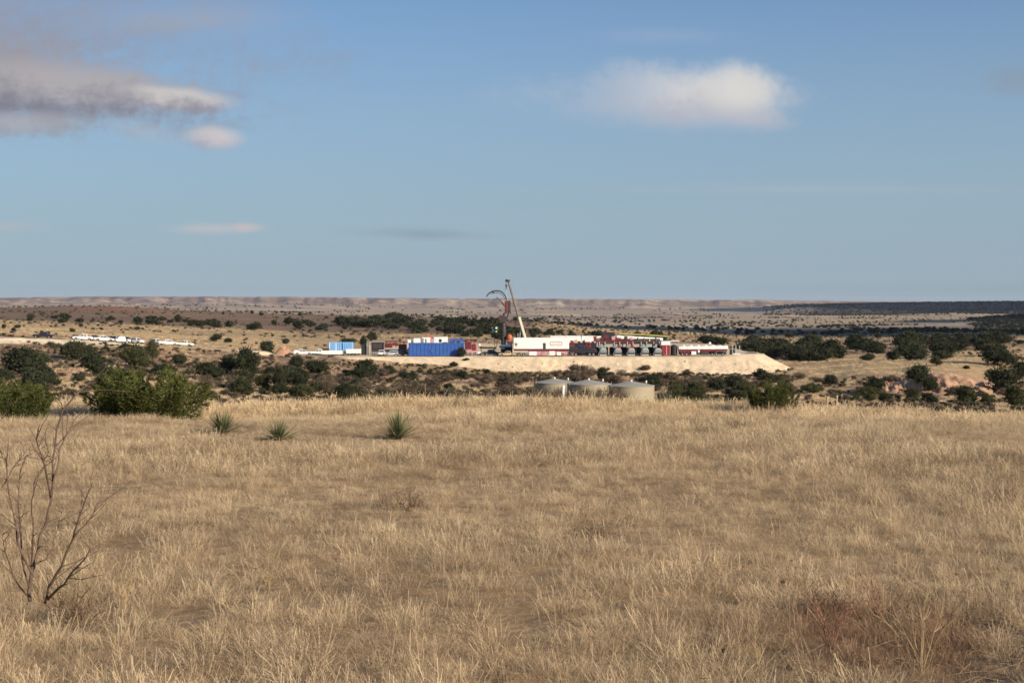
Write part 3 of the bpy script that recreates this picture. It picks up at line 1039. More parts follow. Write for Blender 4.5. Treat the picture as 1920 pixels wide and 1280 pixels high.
JUN = 'junipers on the slope between the field and the road'
KEY = [
    (35, 700, 82, 58, 'mid', 'dark rounded juniper high on the left edge above the bright bush'),
    (62, 735, 60, 50, 'mid', 'dark juniper to the right of the bright bush at the left edge'),
    (136, 674, 52, 45, 'mid', 'round dark juniper directly under the parked pickups on the left'),
    (165, 669, 26, 26, 'mid', 'small juniper touching the right side of the round dark juniper below the pickups'),
    (198, 662, 20, 14, 'mid', 'small lone juniper on the bank under the second white pickup'),
    (234, 656, 26, 14, 'mid', 'dark juniper under the end of the bright road bank'),
    (250, 690, 70, 50, 'olive', 'grey-green juniper rising behind the large bright bush'),
    (286, 675, 40, 42, 'olive', 'tall grey-green juniper hiding part of the parked pickups'),
    (336, 684, 30, 26, 'mid', 'egg-shaped dark juniper on the bare slope right of the large bright bush'),
    (304, 705, 50, 28, 'mid', 'low rounded juniper behind the right shoulder of the large bright bush'),
    (385, 738, 46, 40, 'brush', 'grey leafless shrub right beside the large bright bush'),
    (392, 712, 58, 38, 'mid', 'nearly black juniper between the large bright bush and the tall juniper clump'),
    (430, 700, 50, 40, 'mid', 'dark juniper on the left side of the tall juniper clump'),
    (462, 705, 52, 62, 'mid', 'tallest dark green juniper of the clump left of the white trucks'),
    (500, 664, 28, 32, 'mid', 'dark juniper standing against the road just left of the dirt mound'),
    (455, 745, 62, 44, 'olive', 'broad olive juniper in front of the tall clump at the field edge'),
    (492, 735, 36, 42, 'olive', 'olive juniper at the lower right of the tall clump'),
    (522, 738, 34, 54, 'mid', 'slender juniper below the dirt mound'),
    (556, 690, 36, 26, 'mid', 'layered dark juniper right below the first white truck'),
    (562, 715, 34, 30, 'mid', 'dark juniper in the middle of the rocky slope under the white truck'),
    (592, 702, 52, 34, 'mid', 'dark juniper with a shaded left side under the long white trailer'),
    (610, 735, 50, 28, 'brush', 'brown leafless shrub on the rocky slope above the field edge'),
    (570, 748, 50, 30, 'olive', 'low olive juniper right behind the golden field edge'),
    (405, 641, 24, 17, 'mid', 'dark juniper beside the road, right of the parked pickups'),
    (428, 643, 20, 11, 'mid', 'low juniper beside the road to the right of the dark one by the pickups'),
    (536, 645, 16, 12, 'mid', 'small juniper behind the dirt mound'),
    (652, 644, 34, 13, 'mid', 'dark juniper peeping over the light blue tanks'),
    (681, 650, 16, 26, 'mid', 'narrow tree behind the dark stacks left of the pad'),
    (697, 642, 22, 24, 'mid', 'rounded tree standing over the black box unit'),
    (727, 704, 38, 22, 'mid', 'dark juniper low on the slope under the silver car'),
    (757, 708, 24, 14, 'mid', 'small juniper to the right of the one under the silver car'),
    (830, 716, 28, 24, 'mid', 'dark juniper at mid slope under the blue tank'),
    (866, 686, 15, 24, 'mid', 'narrow dark juniper on the embankment at the right end of the blue tank'),
    (850, 688, 20, 12, 'mid', 'low juniper at the left foot of the narrow one on the embankment'),
    (875, 688, 14, 6, 'mid', 'tiny juniper at the right foot of the narrow one on the embankment'),
    (913, 703, 12, 12, 'mid', 'small round juniper alone on the slope left of the wellhead'),
    (890, 709, 18, 9, 'brush', 'small brown shrub below the small round juniper'),
    (718, 748, 30, 24, 'olive', 'olive bush at the field edge under the silver car'),
    (762, 752, 60, 46, 'brush', 'big pale leafless shrub at the field edge under the blue tank'),
    (800, 748, 50, 34, 'brush', 'leafless shrub right of the big pale one at the field edge'),
    (842, 748, 60, 26, 'sage', 'pale green shrub at the field edge below the right end of the blue tank'),
    (818, 738, 22, 18, 'olive', 'small bright green shrub between the pale shrubs at the field edge'),
    (1128, 712, 26, 26, 'mid', 'dark juniper in front of the embankment above the middle storage tank'),
    (1143, 713, 18, 18, 'mid', 'smaller juniper touching the right side of the one above the middle tank'),
    (1110, 700, 14, 14, 'brush', 'small brown shrub left of the juniper above the middle tank'),
    (1224, 724, 38, 28, 'mid', 'dark juniper right behind the right-hand storage tank'),
    (1042, 706, 34, 14, 'brush', 'brown brush above the left storage tank'),
    (1165, 706, 28, 16, 'brush', 'brown brush between the juniper and the right storage tank'),
    (1195, 708, 34, 14, 'brush', 'brown brush behind the peak of the right storage tank'),
    (1300, 722, 36, 20, 'brush', 'dark leafless brush on the red dirt right of the storage tanks'),
    (1345, 735, 44, 34, 'mid', 'dark juniper under the middle of the bright embankment'),
    (1378, 728, 34, 30, 'mid', 'dark juniper right of the one under the middle of the embankment'),
    (1428, 712, 26, 26, 'mid', 'pointed dark juniper cutting into the foot of the embankment'),
    (1440, 722, 50, 24, 'mid', 'low dark juniper at the foot of the pointed one'),
    (1396, 748, 44, 36, 'olive', 'bright olive bush left of the yellow-green bush in the grass'),
    (1500, 712, 40, 16, 'brush', 'brown brush under the right tip of the embankment'),
    (1558, 722, 26, 26, 'mid', 'small round dark juniper on the brushy slope right of the embankment'),
    (1528, 716, 24, 12, 'brush', 'purple-brown brush left of the small round juniper'),
    (1520, 738, 50, 22, 'olive', 'low green bush under the purple-brown brush'),
    (1642, 742, 46, 38, 'mid', 'dark juniper left of the red eroded bank'),
    (1628, 752, 50, 34, 'olive', 'bright olive bush in front of the juniper left of the red bank'),
    (1660, 756, 40, 26, 'olive', 'olive bush at the field edge under the red bank'),
    (1722, 724, 48, 44, 'mid', 'large dark domed juniper growing on the red eroded bank'),
    (1744, 736, 34, 28, 'mid', 'dark lower lobe of juniper right of the large dome on the bank'),
    (1712, 752, 46, 30, 'olive', 'green bush with a pale rock beside it below the domed juniper'),
    (1744, 757, 32, 24, 'mid', 'dark bush right of the green bush below the domed juniper'),
    (1815, 760, 64, 42, 'olive', 'broad bright olive bush in front of the right half of the red bank'),
    (1850, 760, 40, 26, 'olive', 'olive bush at the right foot of the red bank'),
    (1884, 735, 64, 52, 'mid', 'big dark juniper at the right end of the red bank'),
    (1905, 764, 50, 52, 'olive', 'tall olive bush cut by the right edge of the photo'),
    (1915, 712, 40, 40, 'mid', 'dark juniper high on the right edge of the photo'),
    (1757, 686, 36, 22, 'olive', 'bright green juniper on the golden flat above the domed juniper'),
    (1812, 692, 14, 8, 'mid', 'small bush on the golden flat right of the bright green juniper'),
    (1330, 646, 60, 20, 'mid', 'dark junipers hump behind the red and white sand trailer'),
    (1422, 666, 52, 36, 'mid', 'large dark juniper beyond the right end of the pad'),
    (1452, 672, 40, 26, 'mid', 'dark juniper beyond the berm at the right end of the pad'),
    (1390, 664, 26, 22, 'mid', 'dark juniper right of the sand trailer'),
    (58, 600, 16, 15, 'far', 'dark juniper at the left end of the ridge row'),
    (333, 604, 16, 16, 'far', 'dark juniper beside the pale end of the ridge above the parked pickups'),
    (285, 609, 28, 18, 'far', 'largest dark juniper of the ridge row above the parked pickups'),
    (1508, 652, 24, 24, 'mid', 'round dark juniper right of the pad against the golden flat'),
    (1472, 655, 24, 22, 'mid', 'dark juniper next to the round one beyond the pad end'),
]
for k in KEY:
    px, py, w, h, kd, lb = k
    brush = kd in ('brush', 'sage')
    tree(px, py, w, h, kd, lb, name='brush_shrub' if brush else 'juniper_tree', cat='shrub' if brush else 'tree', dmin=105 if py > 690 else 230)


def fill(n, x0, x1, f0, f1, w0, w1, asp, kind, label, group, name, cat, dmin=105, avoid=None, seed=1):
    rr = random.Random(seed)
    for i in range(n):
        px = rr.uniform(x0, x1); t = rr.random()
        a, b = f0(px), f1(px)
        py = a + (b - a) * t
        w = rr.uniform(w0, w1)
        tree(px, py, w, w * rr.uniform(*asp), kind, label, group, name, cat, dmin=dmin)


c_ = lambda v: (lambda x: v)
lin = lambda *q: (lambda x: float(np.interp(x, [a for a, b in q], [b for a, b in q])))
fill(84, 640, 985, lin((640, 603), (760, 602), (900, 608), (985, 616)), lin((640, 612), (760, 624), (985, 640)), 20, 38, (0.38, 0.58), 'far',
     'dark juniper in the dense belt on the hillside behind the well pad', 'junipers of the dense belt behind the pad', 'juniper_tree', 'tree', 430, seed=3)
fill(14, 985, 1260, lin((985, 622), (1260, 632)), lin((985, 640), (1260, 640)), 14, 26, (0.45, 0.8), 'far',
     'dark juniper in the thin belt behind the white trailers', 'junipers behind the white trailers', 'juniper_tree', 'tree', 430, seed=4)
fill(20, 55, 380, lin((55, 597), (380, 602)), lin((55, 604), (380, 612)), 12, 26, (0.4, 0.65), 'far',
     'dark juniper in the row along the foot of the left ridge', 'junipers along the foot of the left ridge', 'juniper_tree', 'tree', 430, seed=5)
fill(20, 375, 660, lin((375, 606), (660, 610)), lin((375, 617), (660, 624)), 12, 28, (0.45, 0.8), 'far',
     'dark juniper scattered between the left ridge and the light blue tanks', 'junipers between the ridge and the blue tanks', 'juniper_tree', 'tree', 430, seed=6)
fill(8, 400, 900, lin((400, 586), (900, 604)), lin((400, 592), (900, 606)), 7, 14, (0.6, 1.0), 'far',
     'tiny dark juniper on the skyline of the middle hill', 'junipers on the skyline of the middle hill', 'juniper_tree', 'tree', 430, seed=7)
fill(8, 0, 400, c_(612), c_(628), 8, 16, (0.5, 0.9), 'far',
     'small juniper on the pale slope above the parked pickups', 'small junipers above the parked pickups', 'juniper_tree', 'tree', 430, seed=8)
fill(64, 1400, 1920, lin((1400, 655), (1920, 642)), lin((1400, 672), (1500, 678), (1760, 676), (1850, 684), (1920, 690)), 30, 64, (0.42, 0.75), 'mid',
     'dark juniper in the wide thicket beyond the golden flat on the right', 'junipers of the thicket on the right', 'juniper_tree', 'tree', 330, seed=9)
fill(8, 1480, 1920, lin((1480, 632), (1920, 628)), lin((1480, 645), (1920, 645)), 10, 26, (0.4, 0.7), 'far',
     'distant juniper at the back of the right-hand thicket', 'distant junipers on the right', 'juniper_tree', 'tree', 430, seed=10)
fill(44, 400, 960, c_(700), c_(746), 20, 46, (0.4, 0.7), 'thick',
     'brown leafless brush on the slope in front of the well pad', 'leafless brush on the near slope', 'brush_shrub', 'shrub', seed=11)
fill(46, 930, 1330, c_(700), c_(738), 20, 44, (0.4, 0.65), 'thick',
     'brown leafless brush on the slope around the storage tanks', 'leafless brush around the storage tanks', 'brush_shrub', 'shrub', seed=12)
fill(26, 1230, 1920, c_(712), c_(752), 20, 44, (0.4, 0.65), 'thick',
     'brown leafless brush at the far edge of the field on the right', 'leafless brush on the right', 'brush_shrub', 'shrub', seed=13)
fill(12, 1240, 1480, c_(738), c_(752), 30, 50, (0.5, 0.8), 'olive',
     'olive juniper bush right of the storage tanks at the field edge', 'olive bushes right of the tanks', 'juniper_bush', 'bush', seed=14)
fill(22, 380, 690, c_(706), c_(748), 26, 52, (0.5, 0.9), 'mid',
     'dark juniper on the brushy slope left of the well pad', 'junipers on the brushy slope', 'juniper_tree', 'tree', seed=15)
fill(14, 0, 240, c_(690), c_(742), 26, 52, (0.5, 0.8), 'mid',
     'dark juniper on the slope behind the two bright left bushes', 'junipers behind the left bushes', 'juniper_tree', 'tree', seed=16)
fill(6, 640, 900, c_(705), c_(742), 16, 30, (0.5, 0.9), 'mid',
     'small juniper on the brown slope below the blue tank', 'small junipers below the blue tank', 'juniper_tree', 'tree', seed=17)
fill(10, 0, 400, c_(640), c_(690), 10, 22, (0.6, 0.9), 'sage',
     'dusty sage shrub on the bank below the parked pickups', 'sage shrubs below the pickups', 'brush_shrub', 'shrub', seed=18)


# ------------------------------------------------------------------ scattering of plants nobody could count
def scatter(name, P, rot, scl, idx, protos, label, kind='stuff'):
    """points with a pick, a turn and a size each; geometry nodes put one of the prototypes on every point"""
    coll = bpy.data.collections.new(name + '_kinds')
    for i, me in enumerate(protos):
        o = bpy.data.objects.new('%s_kind_%02d' % (name, i), me)
        coll.objects.link(o)
    me = bpy.data.meshes.new(name)
    me.vertices.add(len(P))
    me.vertices.foreach_set('co', np.asarray(P, np.float32).ravel())
    for nm, arr, ty in (('pick', idx, 'INT'), ('turn', rot, 'FLOAT_VECTOR'), ('size', scl, 'FLOAT_VECTOR')):
        a = me.attributes.new(nm, ty, 'POINT')
        if ty == 'INT': a.data.foreach_set('value', np.asarray(arr, np.int32))
        else: a.data.foreach_set('vector', np.asarray(arr, np.float32).ravel())
    o = bpy.data.objects.new(name, me)
    COL.objects.link(o)
    ng = bpy.data.node_groups.new(name + '_nodes', 'GeometryNodeTree')
    ng.interface.new_socket(name='Geometry', in_out='INPUT', socket_type='NodeSocketGeometry')
    ng.interface.new_socket(name='Geometry', in_out='OUTPUT', socket_type='NodeSocketGeometry')
    N = ng.nodes; Lk = ng.links
    gi = N.new('NodeGroupInput'); go = N.new('NodeGroupOutput')
    m2p = N.new('GeometryNodeMeshToPoints')
    iop = N.new('GeometryNodeInstanceOnPoints')
    ci = N.new('GeometryNodeCollectionInfo')
    ci.inputs['Collection'].default_value = coll
    ci.inputs['Separate Children'].default_value = True
    ci.inputs['Reset Children'].default_value = True
    def attr(nm, ty):
        a = N.new('GeometryNodeInputNamedAttribute'); a.data_type = ty
        a.inputs['Name'].default_value = nm
        return a.outputs['Attribute']
    Lk.new(gi.outputs[0], m2p.inputs['Mesh'])
    Lk.new(m2p.outputs[0], iop.inputs['Points'])
    Lk.new(ci.outputs[0], iop.inputs['Instance'])
    iop.inputs['Pick Instance'].default_value = True
    Lk.new(attr('pick', 'INT'), iop.inputs['Instance Index'])
    e2r = N.new('FunctionNodeEulerToRotation')
    Lk.new(attr('turn', 'FLOAT_VECTOR'), e2r.inputs[0])
    Lk.new(e2r.outputs[0], iop.inputs['Rotation'])
    Lk.new(attr('size', 'FLOAT_VECTOR'), iop.inputs['Scale'])
    Lk.new(iop.outputs[0], go.inputs[0])
    md = o.modifiers.new('scatter', 'NODES'); md.node_group = ng
    tag(o, label=label, kind=kind)
    return o


def grass_clump(name, seed, n, h0, h1, rad, w, lean, head=0.0, curl=0.5):
    rs = np.random.RandomState(seed)
    V_ = []; Fq = []; T = []
    for i in range(n):
        a = rs.rand() * 2 * PI; r0 = rad * rs.rand() ** 0.6
        p = np.array([math.cos(a) * r0, math.sin(a) * r0, -0.03])
        b = a + rs.normal() * 1.1
        ln = rs.uniform(h0, h1); le = lean * rs.rand() ** 0.8
        d = np.array([math.cos(b) * le, math.sin(b) * le, 1.0]); d /= np.linalg.norm(d)
        side = np.array([-math.sin(b + rs.normal() * .8), math.cos(b + rs.normal() * .8), 0])
        seg = 3; o = len(V_); t0 = rs.rand()
        cv = curl * rs.rand() ** 1.5
        for k in range(seg + 1):
            t = k / seg
            q = p + d * ln * t + np.array([math.cos(b), math.sin(b), -0.6]) * ln * cv * t * t * 0.8
            ww = w * (1 - 0.75 * t) * rs.uniform(.8, 1.2)
            if head and t > 0.6: ww = w * (1 + head * rs.rand())
            V_ += [q - side * ww / 2, q + side * ww / 2]
            T += [t0 * 0.75 + 0.25 * t] * 2
        for k in range(seg):
            Fq.append([o + 2 * k, o + 2 * k + 1, o + 2 * k + 3, o + 2 * k + 2])
    me = mesh_np(name, np.array(V_), np.array(Fq))
    color_attr(me, np.repeat(np.array(T)[:, None], 3, 1))
    me.materials.append(M['grass'])
    return me


YUCCA_SPOTS = [((px - 960) / F * d, d) for px, d in ((416, 28.5), (522, 26.5), (745, 27))]


def field_grass():
    rs = np.random.RandomState(5)
    near = [grass_clump('grass_clump', 600 + i, 120, 0.05, 0.15 if i % 3 else 0.21, 0.17, 0.0026, 1.25, 0.0, 1.3) for i in range(9)]
    near += [grass_clump('seed_stalks', 620 + i, 10, 0.16, 0.33, 0.13, 0.0022, 0.6, 1.3, 0.8) for i in range(4)]
    near += [grass_clump('grass_litter', 640 + i, 110, 0.05, 0.14, 0.24, 0.0030, 2.6, 0.0, 1.5) for i in range(3)]
    near += [grass_clump('wispy_grass', 660 + i, 80, 0.10, 0.24, 0.15, 0.0024, 0.9, 0.5, 1.2) for i in range(4)]
    weeds = [crown('weed_kind', 150, 0.05, M['weed'], 680 + i, 5, up=0.6, spread=0.3, h=.7, width=0.16, core=False, flat=1) for i in range(3)]
    for w_ in weeds:
        w_.transform(Matrix.Scale(0.34, 4))
    near += weeds
    pts = []; idx = []; sc = []
    def strip(d0, d1, dens, side):
        n = 0
        dd = np.linspace(d0, d1, max(2, int((d1 - d0) * 2)))
        for a, b in zip(dd[:-1], dd[1:]):
            hw = 0.385 * b + side
            k = rs.poisson((b - a) * 2 * hw * dens)
            x = rs.uniform(-hw, hw, k); y = rs.uniform(a, b, k)
            pts.append(np.stack([x, y], 1))
    strip(3.6, 9, 80, 2.5)
    strip(9, 16, 70, 2.5)
    strip(16, 30, 52, 3.0)
    strip(30, 57, 40, 4.0)
    pts.append(np.stack([rs.normal(2.15, .65, 420), np.maximum(rs.normal(8.1, .9, 420), 5)], 1))
    P = np.vstack(pts)
    x, y = P[:, 0], P[:, 1]
    n = len(P)
    patch = fbm(x / 1.1, y / 1.1, 3, 51); big = fbm(x / 5.5, y / 5.5, 3, 52)
    # bare corner to the right of the photographer's feet
    corner = 1 - sst(0.7, 1.5, np.hypot((x - 3.7) / 1.1, (y - 6.9) / 1.2) + (patch - 0.5) * 1.3)
    left = blob(x, y, -2.7, 8.4, 1.0, 1.4)
    keep = rs.rand(n) < (sst(0.20, 0.42, patch) * 0.3 + 0.7) * (1 - 0.72 * corner)
    P, x, y, patch, big, corner, left = (q[keep] for q in (P, x, y, patch, big, corner, left))
    n = len(P)
    u = rs.rand(n)
    idx = np.where(u < 0.5, rs.randint(0, 9, n), np.where(u < 0.60, 9 + rs.randint(0, 4, n), np.where(u < 0.74, 13 + rs.randint(0, 3, n), 16 + rs.randint(0, 4, n))))
    tall = sst(0.52, 0.66, big)
    idx = np.where((rs.rand(n) < tall * 0.5), 16 + rs.randint(0, 4, n), idx)
    idx = np.where((corner > 0.3) & (rs.rand(n) < 0.8), 13 + rs.randint(0, 3, n), idx)
    spot = fbm(x / 0.8, y / 1.2, 3, 54)
    idx = np.where((rs.rand(n) < 0.38 * sst(0.50, 0.66, spot) + 0.01) & (y > 5), 20 + rs.randint(0, 3, n), idx)
    s = 1.18 * rs.uniform(0.6, 1.3, n) * (0.62 + 0.55 * sst(0.38, 0.66, big)) * (0.85 + 0.3 * sst(0.35, 0.65, patch)) * (1 - 0.28 * sst(9, 16, y)) * (1 + 1.0 * sst(34, 46, y)) * (1 - 0.3 * corner)
    for yx, yy in YUCCA_SPOTS: s = s * (1 - 0.5 * np.exp(-(((x - yx) / .6) ** 2 + ((y - yy + 1.0) / 1.6) ** 2)))
    far = 1 + 0.7 * sst(9, 32, y)     # broader tufts far off, where there are fewer of them
    scl = np.stack([s * far ** 0.55, s * far ** 0.55, s * rs.uniform(0.85, 1.2, n)], 1)
    rot = np.stack([rs.normal(0, .10, n), rs.normal(0, .10, n), rs.uniform(0, 2 * PI, n)], 1)
    z = ground(x, y)
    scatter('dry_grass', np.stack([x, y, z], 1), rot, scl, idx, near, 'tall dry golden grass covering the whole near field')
    print('grass clumps', n)


field_grass()


def slope_grass():
    """low tufts and knee-high scrub between the field edge and the pad, and on the slopes about it"""
    rs = np.random.RandomState(8)
    tufts = []
    for i in range(5):
        me = grass_clump('grass_tuft', 700 + i, 40, 0.2, 0.6, 0.45, 0.05, 0.8, 0, 0.8)
        tufts.append(me)
    low = [crown('scrub_kind', 130, 0.26, M[k], 720 + i, 5, up=0.4, spread=0.4, width=0.3, core=True, flat=1) for i, k in enumerate(('brush', 'sage', 'brush', 'juniper_mid'))]
    out = []
    for (d0, d1, px0, px1, n, ty) in ((60, 330, -150, 2070, 15000, 0), (330, 560, -100, 2050, 11000, 0), (560, 1250, -100, 2050, 9000, 0),
                                      (150, 430, -100, 2050, 6000, 1), (430, 1300, -100, 2050, 3600, 1)):
        d = np.sqrt(rs.uniform(d0 ** 2, d1 ** 2, n)); px = rs.uniform(px0, px1, n)
        x = (px - 960) / F * d; y = d
        z = ground(x, y)
        keep = pad_sd(x, y) > (12 if ty else 10.5)
        rd, _ = road_near(x, y); keep &= rd > 7
        pn = fbm(x / 14, y / 14, 3, 61)
        keep &= rs.rand(n) < (sst(0.30, 0.55, pn) if ty else sst(0.3, 0.55, 1 - pn) * 0.7 + 0.3)
        flat = (px > 1490) & (px < 1850) & (d > 325) & (d < 480)
        bank = (px > 1640) & (px < 1880) & (d > 282) & (d < 325)
        keep &= ~((d > 760) & (px < 1000) & ((ty == 0) | (rs.rand(n) < 0.35)))
        keep &= ~(flat & (ty == 1)) & ~(bank & (rs.rand(n) < 0.9))
        s = rs.uniform(0.5, 1.4, n) * (1.0 if ty == 0 else 1.1) * (1 + 0.5 * sst(500, 900, d))
        i = rs.randint(0, 5, n) if ty == 0 else 5 + rs.choice([0, 1, 2, 3], n, p=[.3, .1, .25, .35])
        sc = np.stack([s * rs.uniform(0.9, 1.6, n), s * rs.uniform(0.9, 1.6, n), s * (1.0 if ty == 0 else 0.75)], 1)
        out.append([q[keep] for q in (np.stack([x, y, z - 0.05], 1), np.stack([np.zeros(n), np.zeros(n), rs.uniform(0, 6.28, n)], 1), sc, i)])
    P, rt, sc, i = (np.concatenate([o[k] for o in out]) for k in range(4))
    scatter('scrub', P, rt, sc, i, tufts + low, 'low scrub and dry tufts over the slopes around the well pad')


slope_grass()


def far_woods():
    rs = np.random.RandomState(12)
    blobs = [crown('far_tree_kind', 70, 0.34, M['juniper'], 800 + i, 4, up=0.3, spread=0.42, width=0.7, core=True) for i in range(4)]
    out = []
    for (d0, d1, px0, px1, n, s0, fn) in (
            (1250, 2400, 950, 2100, 3200, 4.0, lambda px, d, x, y: sst(0.42, 0.62, fbm(x / 120, y / 260, 4, 71)) * (0.15 + 0.85 * sst(1250, 1500, px))),
            (1500, 4200, -150, 1500, 2600, 4.5, lambda px, d, x, y: sst(0.50, 0.66, fbm(x / 170, y / 420, 4, 72))),
            (2300, 4800, 1150, 2050, 2200, 4.5, lambda px, d, x, y: sst(0.48, 0.62, fbm(x / 120, y / 160, 4, 73))),
            (1950, 3100, 1790, 2300, 3400, 5.0, lambda px, d, x, y: sst(1800, 1860, px + (d - 2600) * 0.02)),
            (4900, 8600, 1430, 2300, 7500, 8.0, lambda px, d, x, y: 0.35 + 0.65 * sst(1470, 1600, px)),
            (5000, 10400, -200, 1500, 1800, 8.0, lambda px, d, x, y: sst(0.52, 0.66, fbm(px / 60, d / 900, 4, 74)))):
        d = np.sqrt(rs.uniform(d0 ** 2, d1 ** 2, n)); px = rs.uniform(px0, px1, n)
        x = (px - 960) / F * d; y = d
        keep = rs.rand(n) < fn(px, d, x, y)
        s = rs.uniform(0.6, 1.3, n) * s0
        out.append([q[keep] for q in (np.stack([x, y, ground(x, y) - 0.3], 1), np.stack([np.zeros(n), np.zeros(n), rs.uniform(0, 6.28, n)], 1),
                                      np.stack([s * 1.25, s * 1.25, s * 0.7], 1), rs.randint(0, 4, n))])
    P, rt, sc, i = (np.concatenate([o[k] for o in out]) for k in range(4))
    scatter('distant_woodland', P, rt, sc, i, blobs, 'juniper woodland speckling the far plain and the dark mesas')


far_woods()

# ------------------------------------------------------------------ vehicles
def wheel(parent, x, y, r=0.38, w=0.26, name='wheel', dual=False):
    a = 0.5 * w
    t = MB().tube((x, y - a, r), (x, y + a, r), r, r, 14).build(name, M['rubber'], parent)
    MB().tube((x, y - a - .012, r), (x, y + a + .012, r), r * .52, r * .52, 10).build('rim', M['steel'], t)
    return t


def pickup(name, paint, glass=True, bed_load=False):
    """crew-cab pickup, nose towards +x"""
    t = empty(name)
    p = [(-2.95, .55), (-2.95, 1.18), (-1.35, 1.18), (-1.25, 1.22), (1.15, 1.2), (2.55, 1.12), (2.9, .98), (2.95, .5),
         (2.45, .5), (2.35, .78), (1.95, .9), (1.6, .78), (1.5, .45), (-1.35, .45), (-1.45, .78), (-1.85, .9), (-2.25, .78), (-2.35, .5)]
    b = MB().prism(p, -0.98, 0.98)
    body = b.build('body', M[paint], t, bevel=0.05)
    MB().box(-2.85, -1.42, -.82, .82, 1.185, 1.21).build('bed_floor', M['black'], t)
    MB().prism([(-1.3, 1.2), (-1.15, 1.83), (-.9, 1.9), (.25, 1.9), (.45, 1.84), (1.18, 1.2)], -.92, .92, 0.14, 1.3).build('cab', M[paint], t, bevel=0.03)
    for s in (-1, 1):
        for x0, x1, k in ((-1.05, -.35, 0), (-.25, .82, .35)):
            y = s * .86
            MB().add([(x0, s * .925, 1.27), (x1, s * .925, 1.27), (x1 - k, s * .83, 1.74), (x0 + .06, s * .83, 1.74)], [(0, 1, 2, 3)] if s < 0 else [(3, 2, 1, 0)]).build('side_window', M['glass'], t)
        MB().box(.75, .95, s * .98, s * 1.12, 1.2, 1.36).build('mirror', M['black'], t)
        MB().box(2.86, 2.975, s * .9, s * .62, .85, 1.0).build('headlight', M['cyan'], t)
        MB().box(-2.975, -2.93, s * .93, s * .80, .8, 1.1).build('taillight', M['red'], t)
    MB().add([(1.14, -.80, 1.26), (1.14, .80, 1.26), (.52, .72, 1.80), (.52, -.72, 1.80)], [(0, 1, 2, 3)]).build('windshield', M['glass'], t)
    MB().add([(-1.31, -.78, 1.28), (-1.31, .78, 1.28), (-1.19, .70, 1.76), (-1.19, -.70, 1.76)], [(3, 2, 1, 0)]).build('rear_window', M['glass'], t)
    MB().box(2.9, 3.06, -.95, .95, .48, .7).build('bumper', M['steel'], t, bevel=.03)
    MB().box(-3.05, -2.92, -.9, .9, .5, .68).build('bumper', M['steel'], t)
    for x in (1.95, -1.85):
        for s in (-1, 1):
            wheel(t, x, s * .86)
    if bed_load:
        MB().box(-2.8, -1.5, -.8, .8, 1.21, 1.62).build('toolbox', M[paint], t, bevel=.03)
    return t


def suv(name, paint):
    t = empty(name)
    p = [(-2.4, .5), (-2.45, 1.1), (1.1, 1.1), (2.2, 1.02), (2.42, .85), (2.42, .45), (1.95, .45), (1.85, .72), (1.5, .82), (1.15, .72), (1.05, .4),
         (-1.0, .4), (-1.1, .72), (-1.45, .82), (-1.8, .72), (-1.9, .45)]
    MB().prism(p, -.95, .95).build('body', M[paint], t, bevel=.05)
    MB().prism([(-2.42, 1.1), (-2.2, 1.72), (-1.9, 1.8), (.1, 1.8), (.4, 1.74), (1.1, 1.1)], -.9, .9, .13, 1.2).build('cab', M[paint], t, bevel=.03)
    for s in (-1, 1):
        MB().add([(-2.0, s * .90, 1.17), (.8, s * .90, 1.17), (.4, s * .82, 1.63), (-1.85, s * .82, 1.63)], [(0, 1, 2, 3)] if s < 0 else [(3, 2, 1, 0)]).build('side_window', M['glass'], t)
        MB().box(2.35, 2.44, s * .88, s * .6, .72, .9).build('headlight', M['cyan'], t)
        MB().box(-2.47, -2.40, s * .9, s * .76, .8, 1.1).build('taillight', M['red'], t)
    MB().add([(1.04, -.78, 1.17), (1.04, .78, 1.17), (.5, .7, 1.68), (.5, -.7, 1.68)], [(0, 1, 2, 3)]).build('windshield', M['glass'], t)
    MB().add([(-2.43, -.76, 1.18), (-2.43, .76, 1.18), (-2.26, .68, 1.66), (-2.26, -.68, 1.66)], [(3, 2, 1, 0)]).build('rear_window', M['glass'], t)
    MB().box(2.36, 2.5, -.9, .9, .42, .6).build('bumper', M['black'], t)
    for x in (1.5, -1.45):
        for s in (-1, 1):
            wheel(t, x, s * .83, .36, .24)
    return t


def place(t, px, d, rz=0.0, z=None, s=1.0):
    p = at(px, d)
    zz = gz(p.x, d) if z is None else z
    t.location = (p.x, d, zz)
    t.rotation_euler = (0, 0, rz)
    t.scale = (s, s, s)
    return t


def dup(src, label, group=None):
    c = copy_tree(src)
    c['label'] = label
    if group: c['group'] = group
    return c


def level_pose(t, px, d, rz, py=None):
    """stand a vehicle on sloping ground: pitch it to the ground under its wheels"""
    p = at(px, d)
    if py is not None: pass
    ux, uy = math.cos(rz), math.sin(rz)
    za, zb = gz(p.x + ux * 1.9, d + uy * 1.9), gz(p.x - ux * 1.9, d - uy * 1.9)
    vx, vy = -uy, ux
    zc, zd = gz(p.x + vx * .85, d + vy * .85), gz(p.x - vx * .85, d - vy * .85)
    xa = Vector((ux * 3.8, uy * 3.8, za - zb)).normalized()
    ya = Vector((vx * 1.7, vy * 1.7, zc - zd)).normalized()
    zz = xa.cross(ya).normalized(); ya = zz.cross(xa)
    m = Matrix((xa, ya, zz)).transposed()
    t.rotation_euler = m.to_euler()
    t.location = (p.x, d, (za + zb + zc + zd) / 4 + 0.02)
    return t


